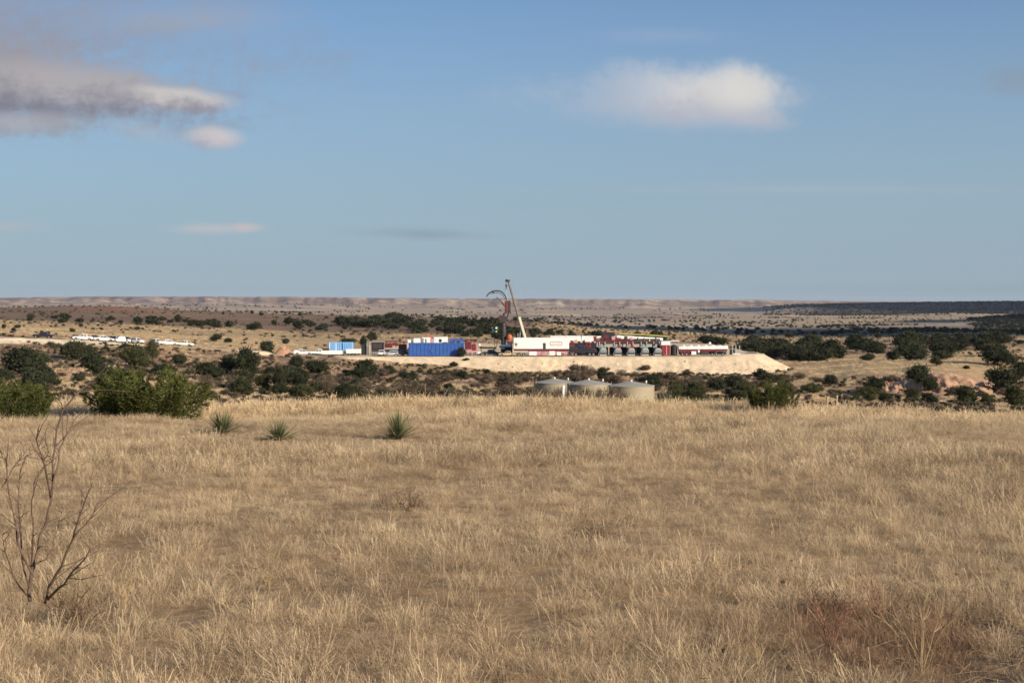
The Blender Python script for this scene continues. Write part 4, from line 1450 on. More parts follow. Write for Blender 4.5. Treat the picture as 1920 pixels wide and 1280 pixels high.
GP = 'pickups parked along the dirt road'
white0 = pickup('pickup_truck', 'white_car'); tag(white0, 'x', 'pickup truck', GP)
dark0 = pickup('pickup_truck', 'dark_car'); tag(dark0, 'x', 'pickup truck', GP)
navy0 = pickup('pickup_truck', 'navy_car'); tag(navy0, 'x', 'pickup truck', GP)
work0 = pickup('pickup_truck', 'white_car', bed_load=True); tag(work0, 'x', 'pickup truck', GP)
used = set()


def park(src, px, d, rz, label, group=GP):
    if src.name in used:
        t = copy_tree(src)
    else:
        used.add(src.name); t = src
    t['label'] = label
    if group: t['group'] = group
    elif 'group' in t: del t['group']
    return level_pose(t, px, d, rz)


park(dark0, 81, 400 + 6, PI + .05, 'dark brown pickup parked alone, leftmost vehicle on the dirt road')
park(dark0, 141, 424, PI * .62, 'dark pickup half hidden behind the leftmost white pickup')
park(white0, 155, 418, PI + .25, 'leftmost white pickup in the row along the dirt road')
park(navy0, 177, 426, PI * .55, 'black pickup end-on between the first and second white pickups')
park(white0, 195, 423, .15, 'second white pickup from the left, long side to the viewer')
park(navy0, 211, 427, -PI * .45, 'dark navy pickup between the second and third white pickups')
park(white0, 225, 428, PI + .6, 'third white pickup from the left, parked at a slant')
park(dark0, 237, 431, PI * .5, 'black pickup end-on behind the third white pickup')
park(white0, 253, 434, PI - .5, 'fourth white pickup, its tail hidden by the tall grey-green juniper')
park(white0, 291, 441, PI * .8, 'small white pickup seen in the gap right of the tall grey-green juniper')
park(white0, 315, 446, .35, 'last but one white pickup of the row, nose pointing right')
park(white0, 345, 447, PI - .12, 'rightmost white pickup in the row along the dirt road')
park(work0, 568, 444, .1, 'white service pickup beside the reddish dirt mound', 'white trucks left of the light blue tanks')
park(white0, 596, 446, PI + .1, 'white pickup between the service pickup and the long white trailer', 'white trucks left of the light blue tanks')
place(park(dark0, 922, 441, .2, 'black pickup parked under the tan pipes by the wellhead', None), 922, 441, .2, PADZ)
place(park(white0, 716, 438, PI * .5, 'white pickup end-on beside the silver car', None), 716, 438, PI * .5, PADZ)
yel = pickup('pickup_truck', 'tan'); tag(yel, 'cream pickup parked right in front of the wellhead stack', 'pickup truck'); place(yel, 951, 434, PI, PADZ, .9)
sv = suv('parked_car', 'silver'); tag(sv, 'silver car with a dark rear window beside the blue tank', 'car'); place(sv, 733, 436, PI + .3, PADZ)
dk = park(dark0, 755, 440, PI * .7, 'black pickup squeezed against the left end of the blue tank', None); place(dk, 755, 440, PI * .7, PADZ)


# ------------------------------------------------------------------ pad equipment.  Boxes are given as (px, row) of the photograph and turned into metres at their depth
class Rig:
    """origin at the foot of the thing; x to the right, z up, y away"""
    def __init__(s, name, px, d, label, cat, group=None, z=None):
        s.d = d; s.k = d / F; s.px = px
        p = at(px, d)
        s.z = (PADZ if z is None else z)
        s.t = empty(name, (p.x, d, s.z))
        tag(s.t, label, cat, group)

    def x(s, px): return (px - s.px) * s.k
    def h(s, row): return zrow(row, s.d) - s.z

    def box(s, name, m, x0, x1, r0, r1, y0, y1, parent=None, bevel=0.04, **kw):
        return MB().box(s.x(x0), s.x(x1), y0, y1, max(s.h(r1), 0.0), s.h(r0), **kw).build(name, M[m], parent or s.t, bevel=bevel)

    def P(s, px, row, y=0.0): return (s.x(px), y, s.h(row))


# --- control trailer
r = Rig('control_trailer', 1015, 433.5, 'long white box trailer with a maroon stripe and a capsule-shaped logo', 'trailer')
body = r.box('body', 'white', 963, 1067, 634, 654, 0.0, 3.2, bevel=.08)
r.box('stripe', 'maroon', 963.4, 1066.6, 654.2, 657.6, 0.02, 3.18, bevel=0)
sk = MB()
for a, b, q in ((992, 1006, 659), (1030, 1040, 658), (1044, 1052, 660)):
    sk.box(r.x(a), r.x(b), .15, 3.0, r.h(666), r.h(q))
sk.build('underbox', M['white'], r.t, bevel=.03)
r.box('side_skirt', 'pink', 990, 1064, 657.8, 664.5, .3, 2.9)
for px in (973, 982, 1046, 1054):
    wheel(r.t, r.x(px), .55, .52, .5)
    wheel(r.t, r.x(px), 2.65, .52, .5)
dr = r.box('door', 'dark', 1018, 1023.4, 642.8, 657, -0.03, 0.05, bevel=0)
MB().box(r.x(1018.6), r.x(1019.1), -0.07, -0.03, r.h(650.5), r.h(649.6)).build('handle', M['steel'], dr)
stp = MB()
for i in range(4):
    stp.box(r.x(1018.2), r.x(1023.2), -0.35 - .25 * i, -.12 - .25 * i, r.h(659 + 2.3 * i), r.h(658.6 + 2.3 * i))
stp.build('steps', M['steel'], r.t)


def capsule(cx, cz, L, Hh, t, y):
    m = MB(); n = 10; o = []; i_ = []
    for side in (1, -1):
        for k in range(n + 1):
            a = -PI / 2 + PI * k / n
            c, s_ = math.cos(a) * side, math.sin(a) * side
            o.append((cx + side * (L - Hh) + Hh * c, y, cz + Hh * s_))
            i_.append((cx + side * (L - Hh) + (Hh - t) * c, y, cz + (Hh - t) * s_))
    N_ = len(o)
    vs = o + i_ + [(a, y + .02, c) for a, b, c in o] + [(a, y + .02, c) for a, b, c in i_]
    fs = [(k, (k + 1) % N_, N_ + (k + 1) % N_, N_ + k) for k in range(N_)]
    fs += [(k, 2 * N_ + k, 2 * N_ + (k + 1) % N_, (k + 1) % N_) for k in range(N_)]
    return m.add(vs, fs)


cx, cz = r.x(1042.5), r.h(644)
cap = capsule(cx, cz, 1.95, .66, .16, -0.022).build('logo_ring', M['maroon'], r.t)
lb = MB()
for i, (a, b) in enumerate(((-1.25, -1.12), (-.95, -.6), (-.45, -.3), (-.15, .2), (.35, .5), (.65, .8), (.95, 1.25))):
    lb.box(cx + a, cx + b, -.02, -.006, cz - .18, cz + .2 - .12 * (i % 2))
lb.build('logo_lettering', M['grey'], r.t)
em = MB(); ex, ez = r.x(967.5), r.h(645)
for k in range(5):
    a = PI / 2 + k * 2 * PI / 5
    em.add([(ex + math.cos(a) * .85, -.02, ez + math.sin(a) * .85), (ex + math.cos(a + .5) * .3, -.02, ez + math.sin(a + .5) * .3), (ex, -.02, ez), (ex + math.cos(a - .5) * .3, -.02, ez + math.sin(a - .5) * .3)], [(3, 2, 1, 0)])
em.box(ex - .07, ex + .07, -.02, 0, ez - 1.2, ez)
em.build('leaf_emblem', M['maroon'], r.t)
MB().box(r.x(964), r.x(1066), .1, 3.1, r.h(634) + .003, r.h(634) + .12).build('roof_trim', M['white'], r.t)
MB().tube(r.P(971, 634, .4), r.P(971, 624.6, .4), .10, .07, 8).build('antenna', M['crane'], r.t)
for px in (1028, 1061):
    MB().tube(r.P(px, 661, .2), (r.x(px), .2, 0), .07, .07, 8).build('leg', M['steel'], r.t)

# --- long white trailers behind
for (a, b, row, lb_, d) in ((1032, 1089, 629.5, 'long white trailer whose roof shows over the box trailer with the logo', 462),
                            (1091, 1117, 629.8, 'white trailer right behind the black trailer and red machine', 464)):
    r = Rig('box_trailer', (a + b) / 2, d, lb_, 'trailer', 'white trailers behind the front row')
    r.box('body', 'white', a, b, row, 655, 0, 3)
    r.box('roof_trim', 'grey', a + .5, b - .5, row + 1.6, row + 2.1, -.03, 0, bevel=0)
    r.box('chassis', 'black', a + 3, b - 3, 655.3, 657, .3, 2.7)
    for px in (a + 8, b - 5):
        wheel(r.t, r.x(px), .5, .5, .5)
r = Rig('box_trailer', 1102, 452, 'short white box standing in front of the white trailer, above the red engine', 'trailer', 'white trailers behind the front row')
r.box('body', 'white', 1090, 1113, 633.5, 642, 0, 2.4)
r.box('chassis', 'black', 1091, 1112, 642.3, 646, .2, 2.2)
for px in (1094, 1109): r.box('leg', 'black', px - .6, px + .6, 646, 664, .5, .8)

# --- black trailer with engines
r = Rig('equipment_trailer', 1092, 436, 'black flatbed trailer loaded with dark engines, right of the white box trailer', 'trailer')
r.box('deck', 'black', 1068, 1120, 657, 661, 0, 2.8)
for a, b, q, m in ((1068.5, 1084, 650, 'black'), (1085, 1097, 648, 'navy_car'), (1098, 1109, 651, 'black'), (1110, 1118, 653, 'dark')):
    r.box('engine', m, a, b, q, 657, .2, 2.5, bevel=.12)
r.box('manifold', 'dark', 1070, 1116, 654.5, 656, -.25, 0)
for px in (1073, 1080, 1106, 1113):
    wheel(r.t, r.x(px), .4, .52, .5)
r = Rig('engine_module', 1093, 449, 'long black engine module filling the gap behind the black flatbed trailer', 'machine')
r.box('housing', 'black', 1067.5, 1119, 642.5, 656, 0, 2.2, bevel=.15)
for i, px in enumerate((1072, 1086, 1095, 1112)):
    r.box('intake', ('dark', 'maroon', 'dark', 'red')[i], px - 2.5, px + 2.5, 638.5 + i % 2, 642.4, .3, 1.8, bevel=.1)
r.box('skid', 'black', 1068, 1118.5, 656.2, 664, .1, 2.1)
r = Rig('mixing_unit', 1077, 444, 'red and tan mixing unit standing behind the left end of the black trailer', 'machine')
r.box('hopper', 'red', 1069, 1077, 639, 651, 0, 2, tx=.2)
r.box('frame', 'pink', 1070, 1076, 651.2, 666, .2, 1.8)
r.box('motor', 'tan', 1077.5, 1083, 637, 643, .2, 1.6)
r.box('platform', 'dark', 1068, 1086, 643.3, 644.5, -.2, 2.2)
r.box('leg', 'dark', 1083, 1085, 644.7, 666, .2, .6)
r = Rig('blender_unit', 1103, 442, 'red engine block above the black trailer beside the pump rows', 'machine')
r.box('engine', 'red', 1098, 1108, 641, 651.5, 0, 2.4, bevel=.2)
MB().tube(r.P(1100.5, 646, -.08), r.P(1100.5, 646, .02), .55, .55, 14).build('fan', M['maroon'], r.t)
MB().tube(r.P(1105, 646, -.08), r.P(1105, 646, .02), .55, .55, 14).build('fan', M['maroon'], r.t)
r.box('frame', 'black', 1098, 1108, 651.8, 664, .2, 2.2)
MB().tube(r.P(1096, 645, 1), r.P(1096, 637, 1), .12, .12, 8).build('exhaust', M['dark'], r.t)
r.box('bracket', 'dark', 1095, 1098, 645, 647, .8, 1.2)

# --- five pump trailers, end-on
def pump_unit(px, d, label, hood, rad_m):
    r = Rig('pump_trailer', px, d, label, 'pump trailer', 'pump trailers parked end-on in a row')
    k = r.k
    X = lambda v: v * k
    Zp = lambda v: v * k            # heights in photo pixels above the ground
    t = r.t
    MB().box(X(-7), X(7), -.2, 9.5, Zp(4.2), Zp(5.6)).build('chassis', M['black'], t)
    for x in (-5.5, 5.5):
        for y in (1.0, 2.3, 7.5):
            wheel(t, X(x), y, .52, .4)
    # rotate wheels' axle across: tyres are drawn side-on above, the dual tyres below face the viewer
    pb = MB()
    pb.prism([(X(-6.2), Zp(6)), (X(-7), Zp(9)), (X(-5), Zp(13.6)), (X(-2.5), Zp(15)), (X(2.5), Zp(15)), (X(5), Zp(13.6)), (X(7), Zp(9)), (X(6.2), Zp(6))], -.5, 1.6)
    pb.build('power_end', M['grey'], t, bevel=.12)
    fe = MB()
    for i in range(5):
        x = X(-4.6 + 2.3 * i)
        fe.tube((x, -.75, Zp(7.6)), (x, -.45, Zp(7.6)), .16, .16, 10)
        fe.tube((x, -.7, Zp(11)), (x, -.45, Zp(11)), .14, .14, 10)
    fe.box(X(-5.6), X(5.6), -.62, -.48, Zp(6.2), Zp(9))
    fe.build('fluid_end', M['steel'], t)
    MB().path([(X(-8.5), -.5, Zp(1.2)), (X(-8.5), -.6, Zp(6)), (X(-6.5), -.7, Zp(9)), (X(-4), -.7, Zp(9.5))], .10, 8).build('discharge_pipe', M['steel'], t)
    MB().path([(X(8.5), -.3, Zp(2)), (X(8.0), -.6, Zp(7)), (X(6), -.7, Zp(10))], .08, 8).build('suction_hose', M['black'], t)
    MB().box(X(-6.5), X(6.5), -.35, -.2, Zp(.8), Zp(3.6)).build('bumper', M['grey'], t)
    MB().box(X(-6), X(6), 2.2, 5.2, Zp(6), Zp(19.5)).build('engine', M[hood], t, bevel=.2)
    MB().box(X(-8), X(-1), 1.8, 2.15, Zp(15.5), Zp(19)).build('catwalk', M['steel'], t)
    MB().box(X(-12.5), X(12.5), 7.4, 9.3, Zp(1.5), Zp(15.5)).build('dark_backing', M['black'], t, bevel=.1)  # black block added to darken the gaps between the pumps
    ra = MB().box(X(-7), X(7), 5.8, 7.2, Zp(8), Zp(25)).build('radiator', M[rad_m], t, bevel=.08)
    for sx in (-1, 1):
        MB().tube((X(3.4 * sx), 5.7, Zp(20.5)), (X(3.4 * sx), 5.79, Zp(20.5)), .5, .5, 14).build('fan', M['black'], ra)
        MB().tube((X(5.2 * sx), 4.8, Zp(19)), (X(5.2 * sx), 4.8, Zp(26.5)), .13, .13, 8).build('exhaust', M['steel'], t)
    MB().box(X(-4.5), X(-.5), 1.9, 2.6, Zp(19.2), Zp(22)).build('air_filter', M['grey'], t, bevel=.08)
    return t


for px, lb_, hood, rad_ in ((1131, 'grey pump trailer nearest the black trailer, first of the five from the left', 'green', 'maroon'),
                            (1159, 'pump trailer with the largest red hood, second of the five from the left', 'red', 'maroon'),
                            (1184, 'middle one of the five pump trailers, pinkish grey with a red radiator', 'red', 'red'),
                            (1210, 'greenish pump trailer with a black radiator, fourth of the five from the left', 'green', 'black'),
                            (1234, 'dark pump trailer against the red hopper, fifth of the five from the left', 'black', 'dark')):
    pump_unit(px, 436, lb_, hood, rad_)
# manifold missiles and tops behind the pumps
r = Rig('sand_hopper', 1142, 470, 'black steel hopper rising above the pump row, right of the white trailers', 'hopper')
r.box('bin', 'black', 1129, 1152, 623, 636, 0, 3, tx=-.1)
r.box('chute', 'dark', 1133, 1148, 636.2, 645, .5, 2.5, tx=-.8)
for px in (1131, 1150): r.box('leg', 'dark', px - .7, px + .7, 636.2, 661, .3, .6)
r.box('side_panel', 'maroon', 1132, 1141, 627, 634, -.05, 0, bevel=0)
r.box('cover', 'white', 1118, 1127, 630, 633.5, 0, 2)
r.box('arm', 'green', 1118, 1130, 634, 636, .4, 1.2)
r = Rig('red_crane_arm', 1165, 455, 'maroon machinery deck stretching above the first three pump trailers', 'machine')
r.t.name = 'pump_manifold'
r.box('deck', 'maroon', 1112, 1190, 637.5, 640.5, 0, 2)
for i, px in enumerate((1116, 1128, 1139, 1150, 1158, 1166, 1174, 1184)):
    r.box('valve_block', ('red', 'maroon', 'dark', 'pink')[i % 4], px - 3, px + 3, 630.5 + 2.3 * (i % 3), 637.3, .2, 1.8, bevel=.1)
for px in (1118, 1150, 1186): r.box('leg', 'dark', px - .8, px + .8, 640.7, 663.5, .5, 1)
r = Rig('conveyor', 1202, 490, 'long pale sand conveyor with a yellow rail above the pump row', 'conveyor')
MB().prism([(r.x(1157), r.h(629)), (r.x(1157), r.h(635)), (r.x(1243), r.h(638)), (r.x(1243), r.h(633.5))], 0, 1.8).build('belt_housing', M['white'], r.t)
MB().path([r.P(1160, 625, .2), r.P(1200, 626.5, .2), r.P(1255, 630.5, .2)], [.16] * 3, 6).build('rail', M['yellow'], r.t)
MB().path([r.P(1160, 626.6, 1.5), r.P(1200, 628, 1.5), r.P(1255, 632, 1.5)], [.10] * 3, 6).build('rail', M['green'], r.t)
for px in (1161, 1180, 1200, 1220, 1240):
    rr_ = 625 + (px - 1160) * .058
    r.box('post', 'green', px - .4, px + .4, rr_, rr_ + 5, .2, .3, bevel=0)
for px in (1165, 1200, 1238): r.box('leg', 'dark', px - .6, px + .6, 637, 658, .6, 1)
r = Rig('mobile_tank', 1195, 460, 'dark tank with pipes behind the third and fourth pump trailers', 'tank')
MB().tube(r.P(1160, 640, 1), r.P(1238, 640, 1), .9, .9, 14).build('shell', M['dark'], r.t)
for i, px in enumerate((1163, 1172, 1182, 1196, 1208, 1218, 1230)):
    MB().tube(r.P(px, 640, .3), r.P(px, 632.5 + (i % 3), .3), .28, .22, 8).build('pipe', M[('red', 'tan', 'maroon', 'dark')[i % 4]], r.t)
for px in (1168, 1230): r.box('leg', 'black', px - 1, px + 1, 644, 662, .6, 1.2)

# --- red hopper, black tank, sand trailer
r = Rig('chemical_hopper', 1248.5, 437, 'red box hopper with a white top between the pump row and the black tank', 'hopper')
r.box('body', 'red', 1240.5, 1256.5, 647, 665, 0, 2.6)
r.box('lid', 'white', 1240, 1257, 639.5, 646.8, -.05, 2.65)
for px in (1242, 1255): r.box('leg', 'dark', px - .7, px + .7, 665.2, 667, .1, .4)
r.box('ladder', 'pink', 1249, 1250.5, 648, 665, -.1, -.02, bevel=0)
r = Rig('black_tank', 1264.5, 437.5, 'upright black tank wedged between the red hopper and the sand trailer', 'tank')
MB().tube((0, 1.1, .3), (0, 1.1, r.h(648)), r.x(1271), r.x(1271), 18).build('shell', M['black'], r.t)
MB().tube((0, 1.1, r.h(648)), (0, 1.1, r.h(646)), r.x(1270), r.x(1266), 18).build('dome', M['black'], r.t)
MB().box(-1, 1, .1, 2.1, 0, .29).build('skid', M['dark'], r.t)
r = Rig('roof_canopy', 1265, 447, 'pale flat roof behind the black tank', 'canopy')
r.box('roof', 'white', 1258, 1274, 638.5, 640, 0, 3)
for px in (1259, 1273): r.box('post', 'grey', px - .4, px + .4, 640.2, 664, .2, .4)
r = Rig('sand_trailer', 1319, 437, 'long red sand trailer with a white hatched top, right end of the equipment row', 'trailer')
MB().prism([(r.x(1273), r.h(655)), (r.x(1272.5), r.h(649.5)), (r.x(1365), r.h(648)), (r.x(1365), r.h(654.5))], 0, 2.8).build('body', M['white'], r.t, bevel=.15)
MB().prism([(r.x(1274), r.h(661)), (r.x(1273), r.h(655.2)), (r.x(1364.5), r.h(654.7)), (r.x(1364), r.h(657.5)), (r.x(1350), r.h(658.5))], .1, 2.7).build('side_skirt', M['maroon'], r.t)
for i in range(7):
    px = 1276.5 + i * 13.6
    rib = r.box('rib', 'white', px - .4, px + .4, 648.6 - i * .12, 654.4, -.06, 0, bevel=0)
for i in range(6):
    px = 1283 + i * 13.8
    hp = MB().tube(r.P(px, 649.2, 1.3), r.P(px, 647.2, 1.3), .42, .38, 12)
    h_ = hp.build('hatch', M['white'], r.t)
    MB().path([r.P(px - 3, 648.5, .4), r.P(px - 3.6, 645.5, .4), r.P(px - 5, 644.6, .4)], .05, 6).build('lever', M['steel'], h_)
MB().ball(r.P(1331.5, 643.5, .8), .42, 12, 8).build('dish', M['white'], r.t)
MB().tube(r.P(1331.5, 645.8, .8), r.P(1331.5, 648.4, .8), .06, .06, 6).build('mast', M['steel'], r.t)
r.box('cabinet', 'white', 1296.5, 1305.5, 658.5, 664.5, -.1, .8)
r.box('frame', 'dark', 1274, 1364, 657.8, 664.5, 1.6, 2.4)
r.box('conveyor_box', 'maroon', 1277, 1295, 661.2, 666, .3, 2.2)
r.box('conveyor_box', 'dark', 1315, 1330, 658.3, 665, .3, 2.2)
r.box('control_panel', 'white', 1308.8, 1312, 656, 661, -.15, .1)
MB().path([r.P(1340, 662, .2), r.P(1346, 658.5, .2), r.P(1362, 658.6, .2)], .09, 6).build('handrail', M['steel'], r.t)
for px in (1280, 1288, 1336, 1344, 1356):
    wheel(r.t, r.x(px), .5, .5, .45)
r = Rig('pipe_stand', 1375, 440, 'dark frame with grey posts just right of the sand trailer', 'frame')
for px in (1369, 1374, 1380, 1387):
    r.box('post', 'grey' if px > 1372 else 'dark', px - .7, px + .7, 646 + (px % 3), 666.4, 0, .3)
r.box('crossbar', 'dark', 1368, 1388, 652, 653.5, .32, .6)
r.box('cabinet', 'black', 1370, 1379, 655, 666.4, .7, 2)
for i, (px, w_, row, lb_) in enumerate(((1381, 7, 662.5, 'white drum skid right of the dark frame'), (1396, 4, 664, 'small white crate between the drum skid and the pipes'))):
    r = Rig('supply_skid', px, 434, lb_, 'skid')
    r.box('tote', 'white', px - w_, px + w_, row, 667, 0, 1.5, bevel=.15)
    r.box('pallet', 'dark', px - w_, px + w_, 667.15, 668.3, .1, 1.4, bevel=0)
r = Rig('pipe_stack', 1420, 436, 'stack of pale pipes lying at the right end of the pad', 'pipes')
for i in range(4):
    MB().tube((r.x(1403), .4 * i, .25), (r.x(1436 - i * 3), .4 * i, .25), .17, .17, 8).build('pipe', M['crane'], r.t)
for i in range(3):
    MB().tube((r.x(1404), .2 + .4 * i, .57), (r.x(1434 - i * 3), .2 + .4 * i, .57), .17, .17, 8).build('pipe', M['crane'], r.t)
for px in (1408, 1428): r.box('sleeper', 'dark', px - 1, px + 1, 667.3, 668.4, -.3, 1.6)

# --- blue tank and what stands behind it
r = Rig('storage_tank', 817.5, 433, 'long ribbed blue steel tank left of the wellhead', 'tank')
r.box('body', 'blue', 765.5, 870, 643.5, 667.2, 0, 2.8, bevel=.06)
for i in range(15):
    px = 768 + i * 7.1
    r.box('rib', 'blue', px - .5, px + .5, 644.5, 666, -.10, -.002, bevel=0)
r.box('top_rail', 'blue', 765, 870.5, 642.4, 643.3, -.08, .1, bevel=0)
r.box('base_rail', 'navy_car', 765.5, 870, 667.3, 668.6, .0, 2.7)
r.box('manway', 'blue', 807, 811, 655, 661, -.2, -.1)
MB().tube(r.P(862, 643, 1.2), r.P(862, 640, 1.2), .2, .2, 10).build('vent', M['blue'], r.t)
r = Rig('blue_pump_skid', 857, 444, 'blue cylinder tank and platform behind the right end of the blue tank', 'tank')
MB().tube(r.P(843, 639.5, 1), r.P(852, 639.5, 1), .75, .75, 14).build('cylinder', M['blue'], r.t)
r.box('platform', 'blue', 853, 870, 635.5, 640, 0, 2)
r.box('frame', 'blue', 843, 870, 643, 644.5, 0, 2)
for px in (845, 868): r.box('leg', 'navy_car', px - .8, px + .8, 644.7, 665.5, .4, .8)
r.box('bracket', 'dark', 856, 860, 640.2, 642.9, .3, 1.6)
for j, (a, b, row, win, lb_) in enumerate(((764, 770, 637, None, 'small rounded white tank peeping over the left end of the blue tank'),
                                          (775, 788, 634.5, None, 'white bin behind the blue tank, left of the white bin with pipes'),
                                          (791, 806, 632.5, 'pipes', 'white bin with grey pipes behind the middle of the blue tank'),
                                          (813, 838.5, 631.8, 'door', 'white cabin with a dark window behind the blue tank'))):
    r = Rig('storage_bin', (a + b) / 2, 447, lb_, 'bin', 'white bins behind the blue tank')
    r.box('body', 'white', a, b, row, 652, 0, 2.6, bevel=.1)
    r.box('base', 'dark', a, b, 652.2, 665, .1, 2.4)
    if win == 'door':
        r.box('window', 'glass', 823, 828, 635.5, 641.5, -.04, .0, bevel=0)
        r.box('panel', 'cyan', 815, 818, 634, 638, -.03, 0, bevel=0)
    elif win == 'pipes':
        r.box('pipe', 'grey', 793, 795, 634, 643, -.2, -.05); r.box('pipe', 'green', 798, 800, 635, 643, -.2, -.05)
    else:
        r.box('lid', 'grey', a + 1, b - 1, row - 1.2, row - .1, .4, 2)
r = Rig('red_pump', 804, 458, 'orange-red machine top between the white bins behind the blue tank', 'machine')
r.box('housing', 'orange', 800, 809, 628.5, 634, 0, 2); r.box('frame', 'pink', 806, 812, 634.2, 662, 0, 1.5); r.box('stand', 'dark', 800, 805.5, 634.2, 662, .2, 1.6)
r = Rig('red_tank_trailer', 883, 441, 'dark red pump machinery at the right end of the blue tank', 'machine')
r.box('housing', 'maroon', 871.5, 884, 641, 655, 0, 2.2, bevel=.2)
r.box('engine', 'red', 884.5, 893, 645, 657, .1, 2, bevel=.2)
r.box('base', 'pink', 871, 895, 657.2, 661, .1, 2)
MB().path([r.P(872, 641, .5), r.P(876, 637.5, .5), r.P(884, 637, .5), r.P(893, 641, .5)], .16, 8).build('hose', M['maroon'], r.t)
MB().tube(r.P(889, 645, .5), r.P(889, 640.5, .5), .2, .15, 8).build('exhaust', M['maroon'], r.t)
for px in (874, 881, 890): wheel(r.t, r.x(px), .4, .48, .4)
r = Rig('pump_machinery', 735, 452, 'maroon pipework and engines behind the silver car', 'machine')
r.box('housing', 'maroon', 721, 735, 644, 652, 0, 2, bevel=.15); r.box('housing', 'red', 736, 746, 642.5, 648, .2, 2)
r.box('engine', 'maroon', 747, 762, 645, 655, 0, 2, bevel=.15); r.box('deck', 'dark', 719, 764, 655.2, 658.5, 0, 2.2)
for i, px in enumerate((724, 731, 742, 750, 757)):
    MB().tube(r.P(px, 650, .5), r.P(px, 638 + (i % 3) * 1.5, .5), .16, .12, 8).build('pipe', M['maroon' if i % 2 else 'dark'], r.t)
MB().path([r.P(722, 641, .3), r.P(740, 638.5, .3), r.P(760, 642, .3)], .12, 6).build('hose', M['maroon'], r.t)
for px in (725, 734, 752, 760): wheel(r.t, r.x(px), .4, .5, .4)
r = Rig('pipe_rack', 913, 446, 'rack of tan pipes between the blue tank and the wellhead', 'pipe rack')
for i in range(4):
    MB().tube(r.P(898, 649 + i * .9, .3 * i), r.P(930, 650.5 + i * .9, .3 * i), .16, .16, 8).build('pipe', M['tan'], r.t)
for px in (902, 926): r.box('leg', 'dark', px - .8, px + .8, 653.5, 665.3, .2, .6)
r.box('tray', 'dark', 897, 931, 652.6, 653.3, -.1, 1.2)
r = Rig('light_tower', 898.5, 442, 'white lamp head on a short mast left of the tan pipes', 'light tower')
MB().tube((0, 0, .5), r.P(898.5, 649, 0), .07, .07, 8).build('mast', M['steel'], r.t)
MB().ball(r.P(898.5, 646.6, 0), .45, 12, 8).build('lamp_head', M['white'], r.t)
r.box('base', 'white', 895.5, 901.5, 659, 665.5, -.5, .6)
for s in (-1, 1): wheel(r.t, s * .35, -.45, .25, .15)

# --- left end of the pad
for (a, b, lb_) in ((615.5, 640, 'left one of the two light blue tanks behind the long white trailer'), (641.5, 661, 'right one of the two light blue tanks behind the long white trailer')):
    r = Rig('water_tank', (a + b) / 2, 447, lb_, 'tank', 'light blue tanks', z=gz(at((a + b) / 2, 447).x, 447))
    r.box('body', 'light_blue', a, b, 641.5, 659, 0, 2.6, bevel=.12)
    n = int((b - a) / 3.6)
    for i in range(n):
        px = a + (i + .5) * (b - a) / n
        r.box('rib', 'white' if (i % 3 == 0 and a < 620) else 'light_blue', px - .7, px + .7, 642.5, 658, -.12, -.002, bevel=0)
    r.box('skid', 'navy_car', a, b, 659.2, 663, .1, 2.5)
def flat_trailer(a, b, top, lb_, d, hd=None):
    z = gz(at((a + b) / 2, d).x, d)
    r = Rig('utility_trailer', (a + b) / 2, d, lb_, 'trailer', 'white trucks left of the light blue tanks', z=z)
    k = r.k
    MB().box(r.x(a), r.x(b), 0, 2.4, .75, .75 + top).build('body', M['white'], r.t, bevel=.1)
    MB().box(r.x(a) + .2, r.x(b) - .2, .2, 2.2, .5, .74).build('chassis', M['black'], r.t)
    for px in (a + (b - a) * .25, a + (b - a) * .78): wheel(r.t, r.x(px), .3, .42, .3); wheel(r.t, r.x(px), 2.1, .42, .3)
    if hd:
        MB().box(r.x(hd[0]), r.x(hd[1]), .2, 2.2, .752 + top, .752 + top + hd[2]).build('cargo', M['dark'], r.t, bevel=.05)
    return r
flat_trailer(602, 645, 1.2, 'long low white trailer in front of the light blue tanks', 440, (604, 616, .7))
flat_trailer(648.5, 675, 1.35, 'short white box trailer just right of the long low one', 439)
r = Rig('equipment_stack', 684, 442, 'dark upright stack with grey posts left of the black box unit', 'frame', z=gz(at(684, 442).x, 442))
r.box('stack', 'black', 677.5, 686, 645, 667, 0, 1.8, bevel=.1)
r.box('stack', 'dark', 686.4, 690, 649, 667, .2, 1.6, bevel=.1)
for px in (688.5, 693): r.box('post', 'grey', px - .5, px + .5, 639.5, 667, -.5, -.3, bevel=0)
r = Rig('generator', 707, 444, 'black box unit on a pale skid right of the grey posts', 'generator')
r.box('housing', 'black', 696, 719, 641.5, 655, 0, 2.4)
r.box('frame', 'grey', 695, 720, 640.4, 641.3, -.05, 2.45, bevel=0)
r.box('louvre', 'dark', 699, 716, 644, 653, -.05, -.002, bevel=0)
r.box('skid', 'steel', 695, 720, 659.5, 662, 0, 2.4)
r.box('fuel_tank', 'dark', 696, 719, 655.2, 659.3, .1, 2.3)
for px in (700, 714): wheel(r.t, r.x(px), .3, .45, .3)


def mound():
    rs = np.random.RandomState(3); n = 26
    v = []; f = []
    c = at(531, 447)
    for i in range(n):
        for j in range(n):
            u = (i / (n - 1) - .5) * 2; w = (j / (n - 1) - .5) * 2
            h = max(0, 1 - math.hypot(u, w)) ** .8 * 2.9
            x = c.x + u * 3.4; y = c.y + w * 3.0
            h *= 0.75 + 0.5 * float(vnoise(np.array([x * 1.3]), np.array([y * 1.3]), 5)[0])
            v.append((x - c.x, y - c.y, gz(x, y) - gz(c.x, c.y) - .08 + h))
    for i in range(n - 1):
        for j in range(n - 1):
            a = i * n + j; f.append((a, a + n, a + n + 1, a + 1))
    o = MB().add(v, f).build('dirt_mound', M['red_soil'], None, True)
    o.location = (c.x, c.y, gz(c.x, c.y))
    tag(o, 'reddish mound of dug earth left of the white service pickup', 'mound')


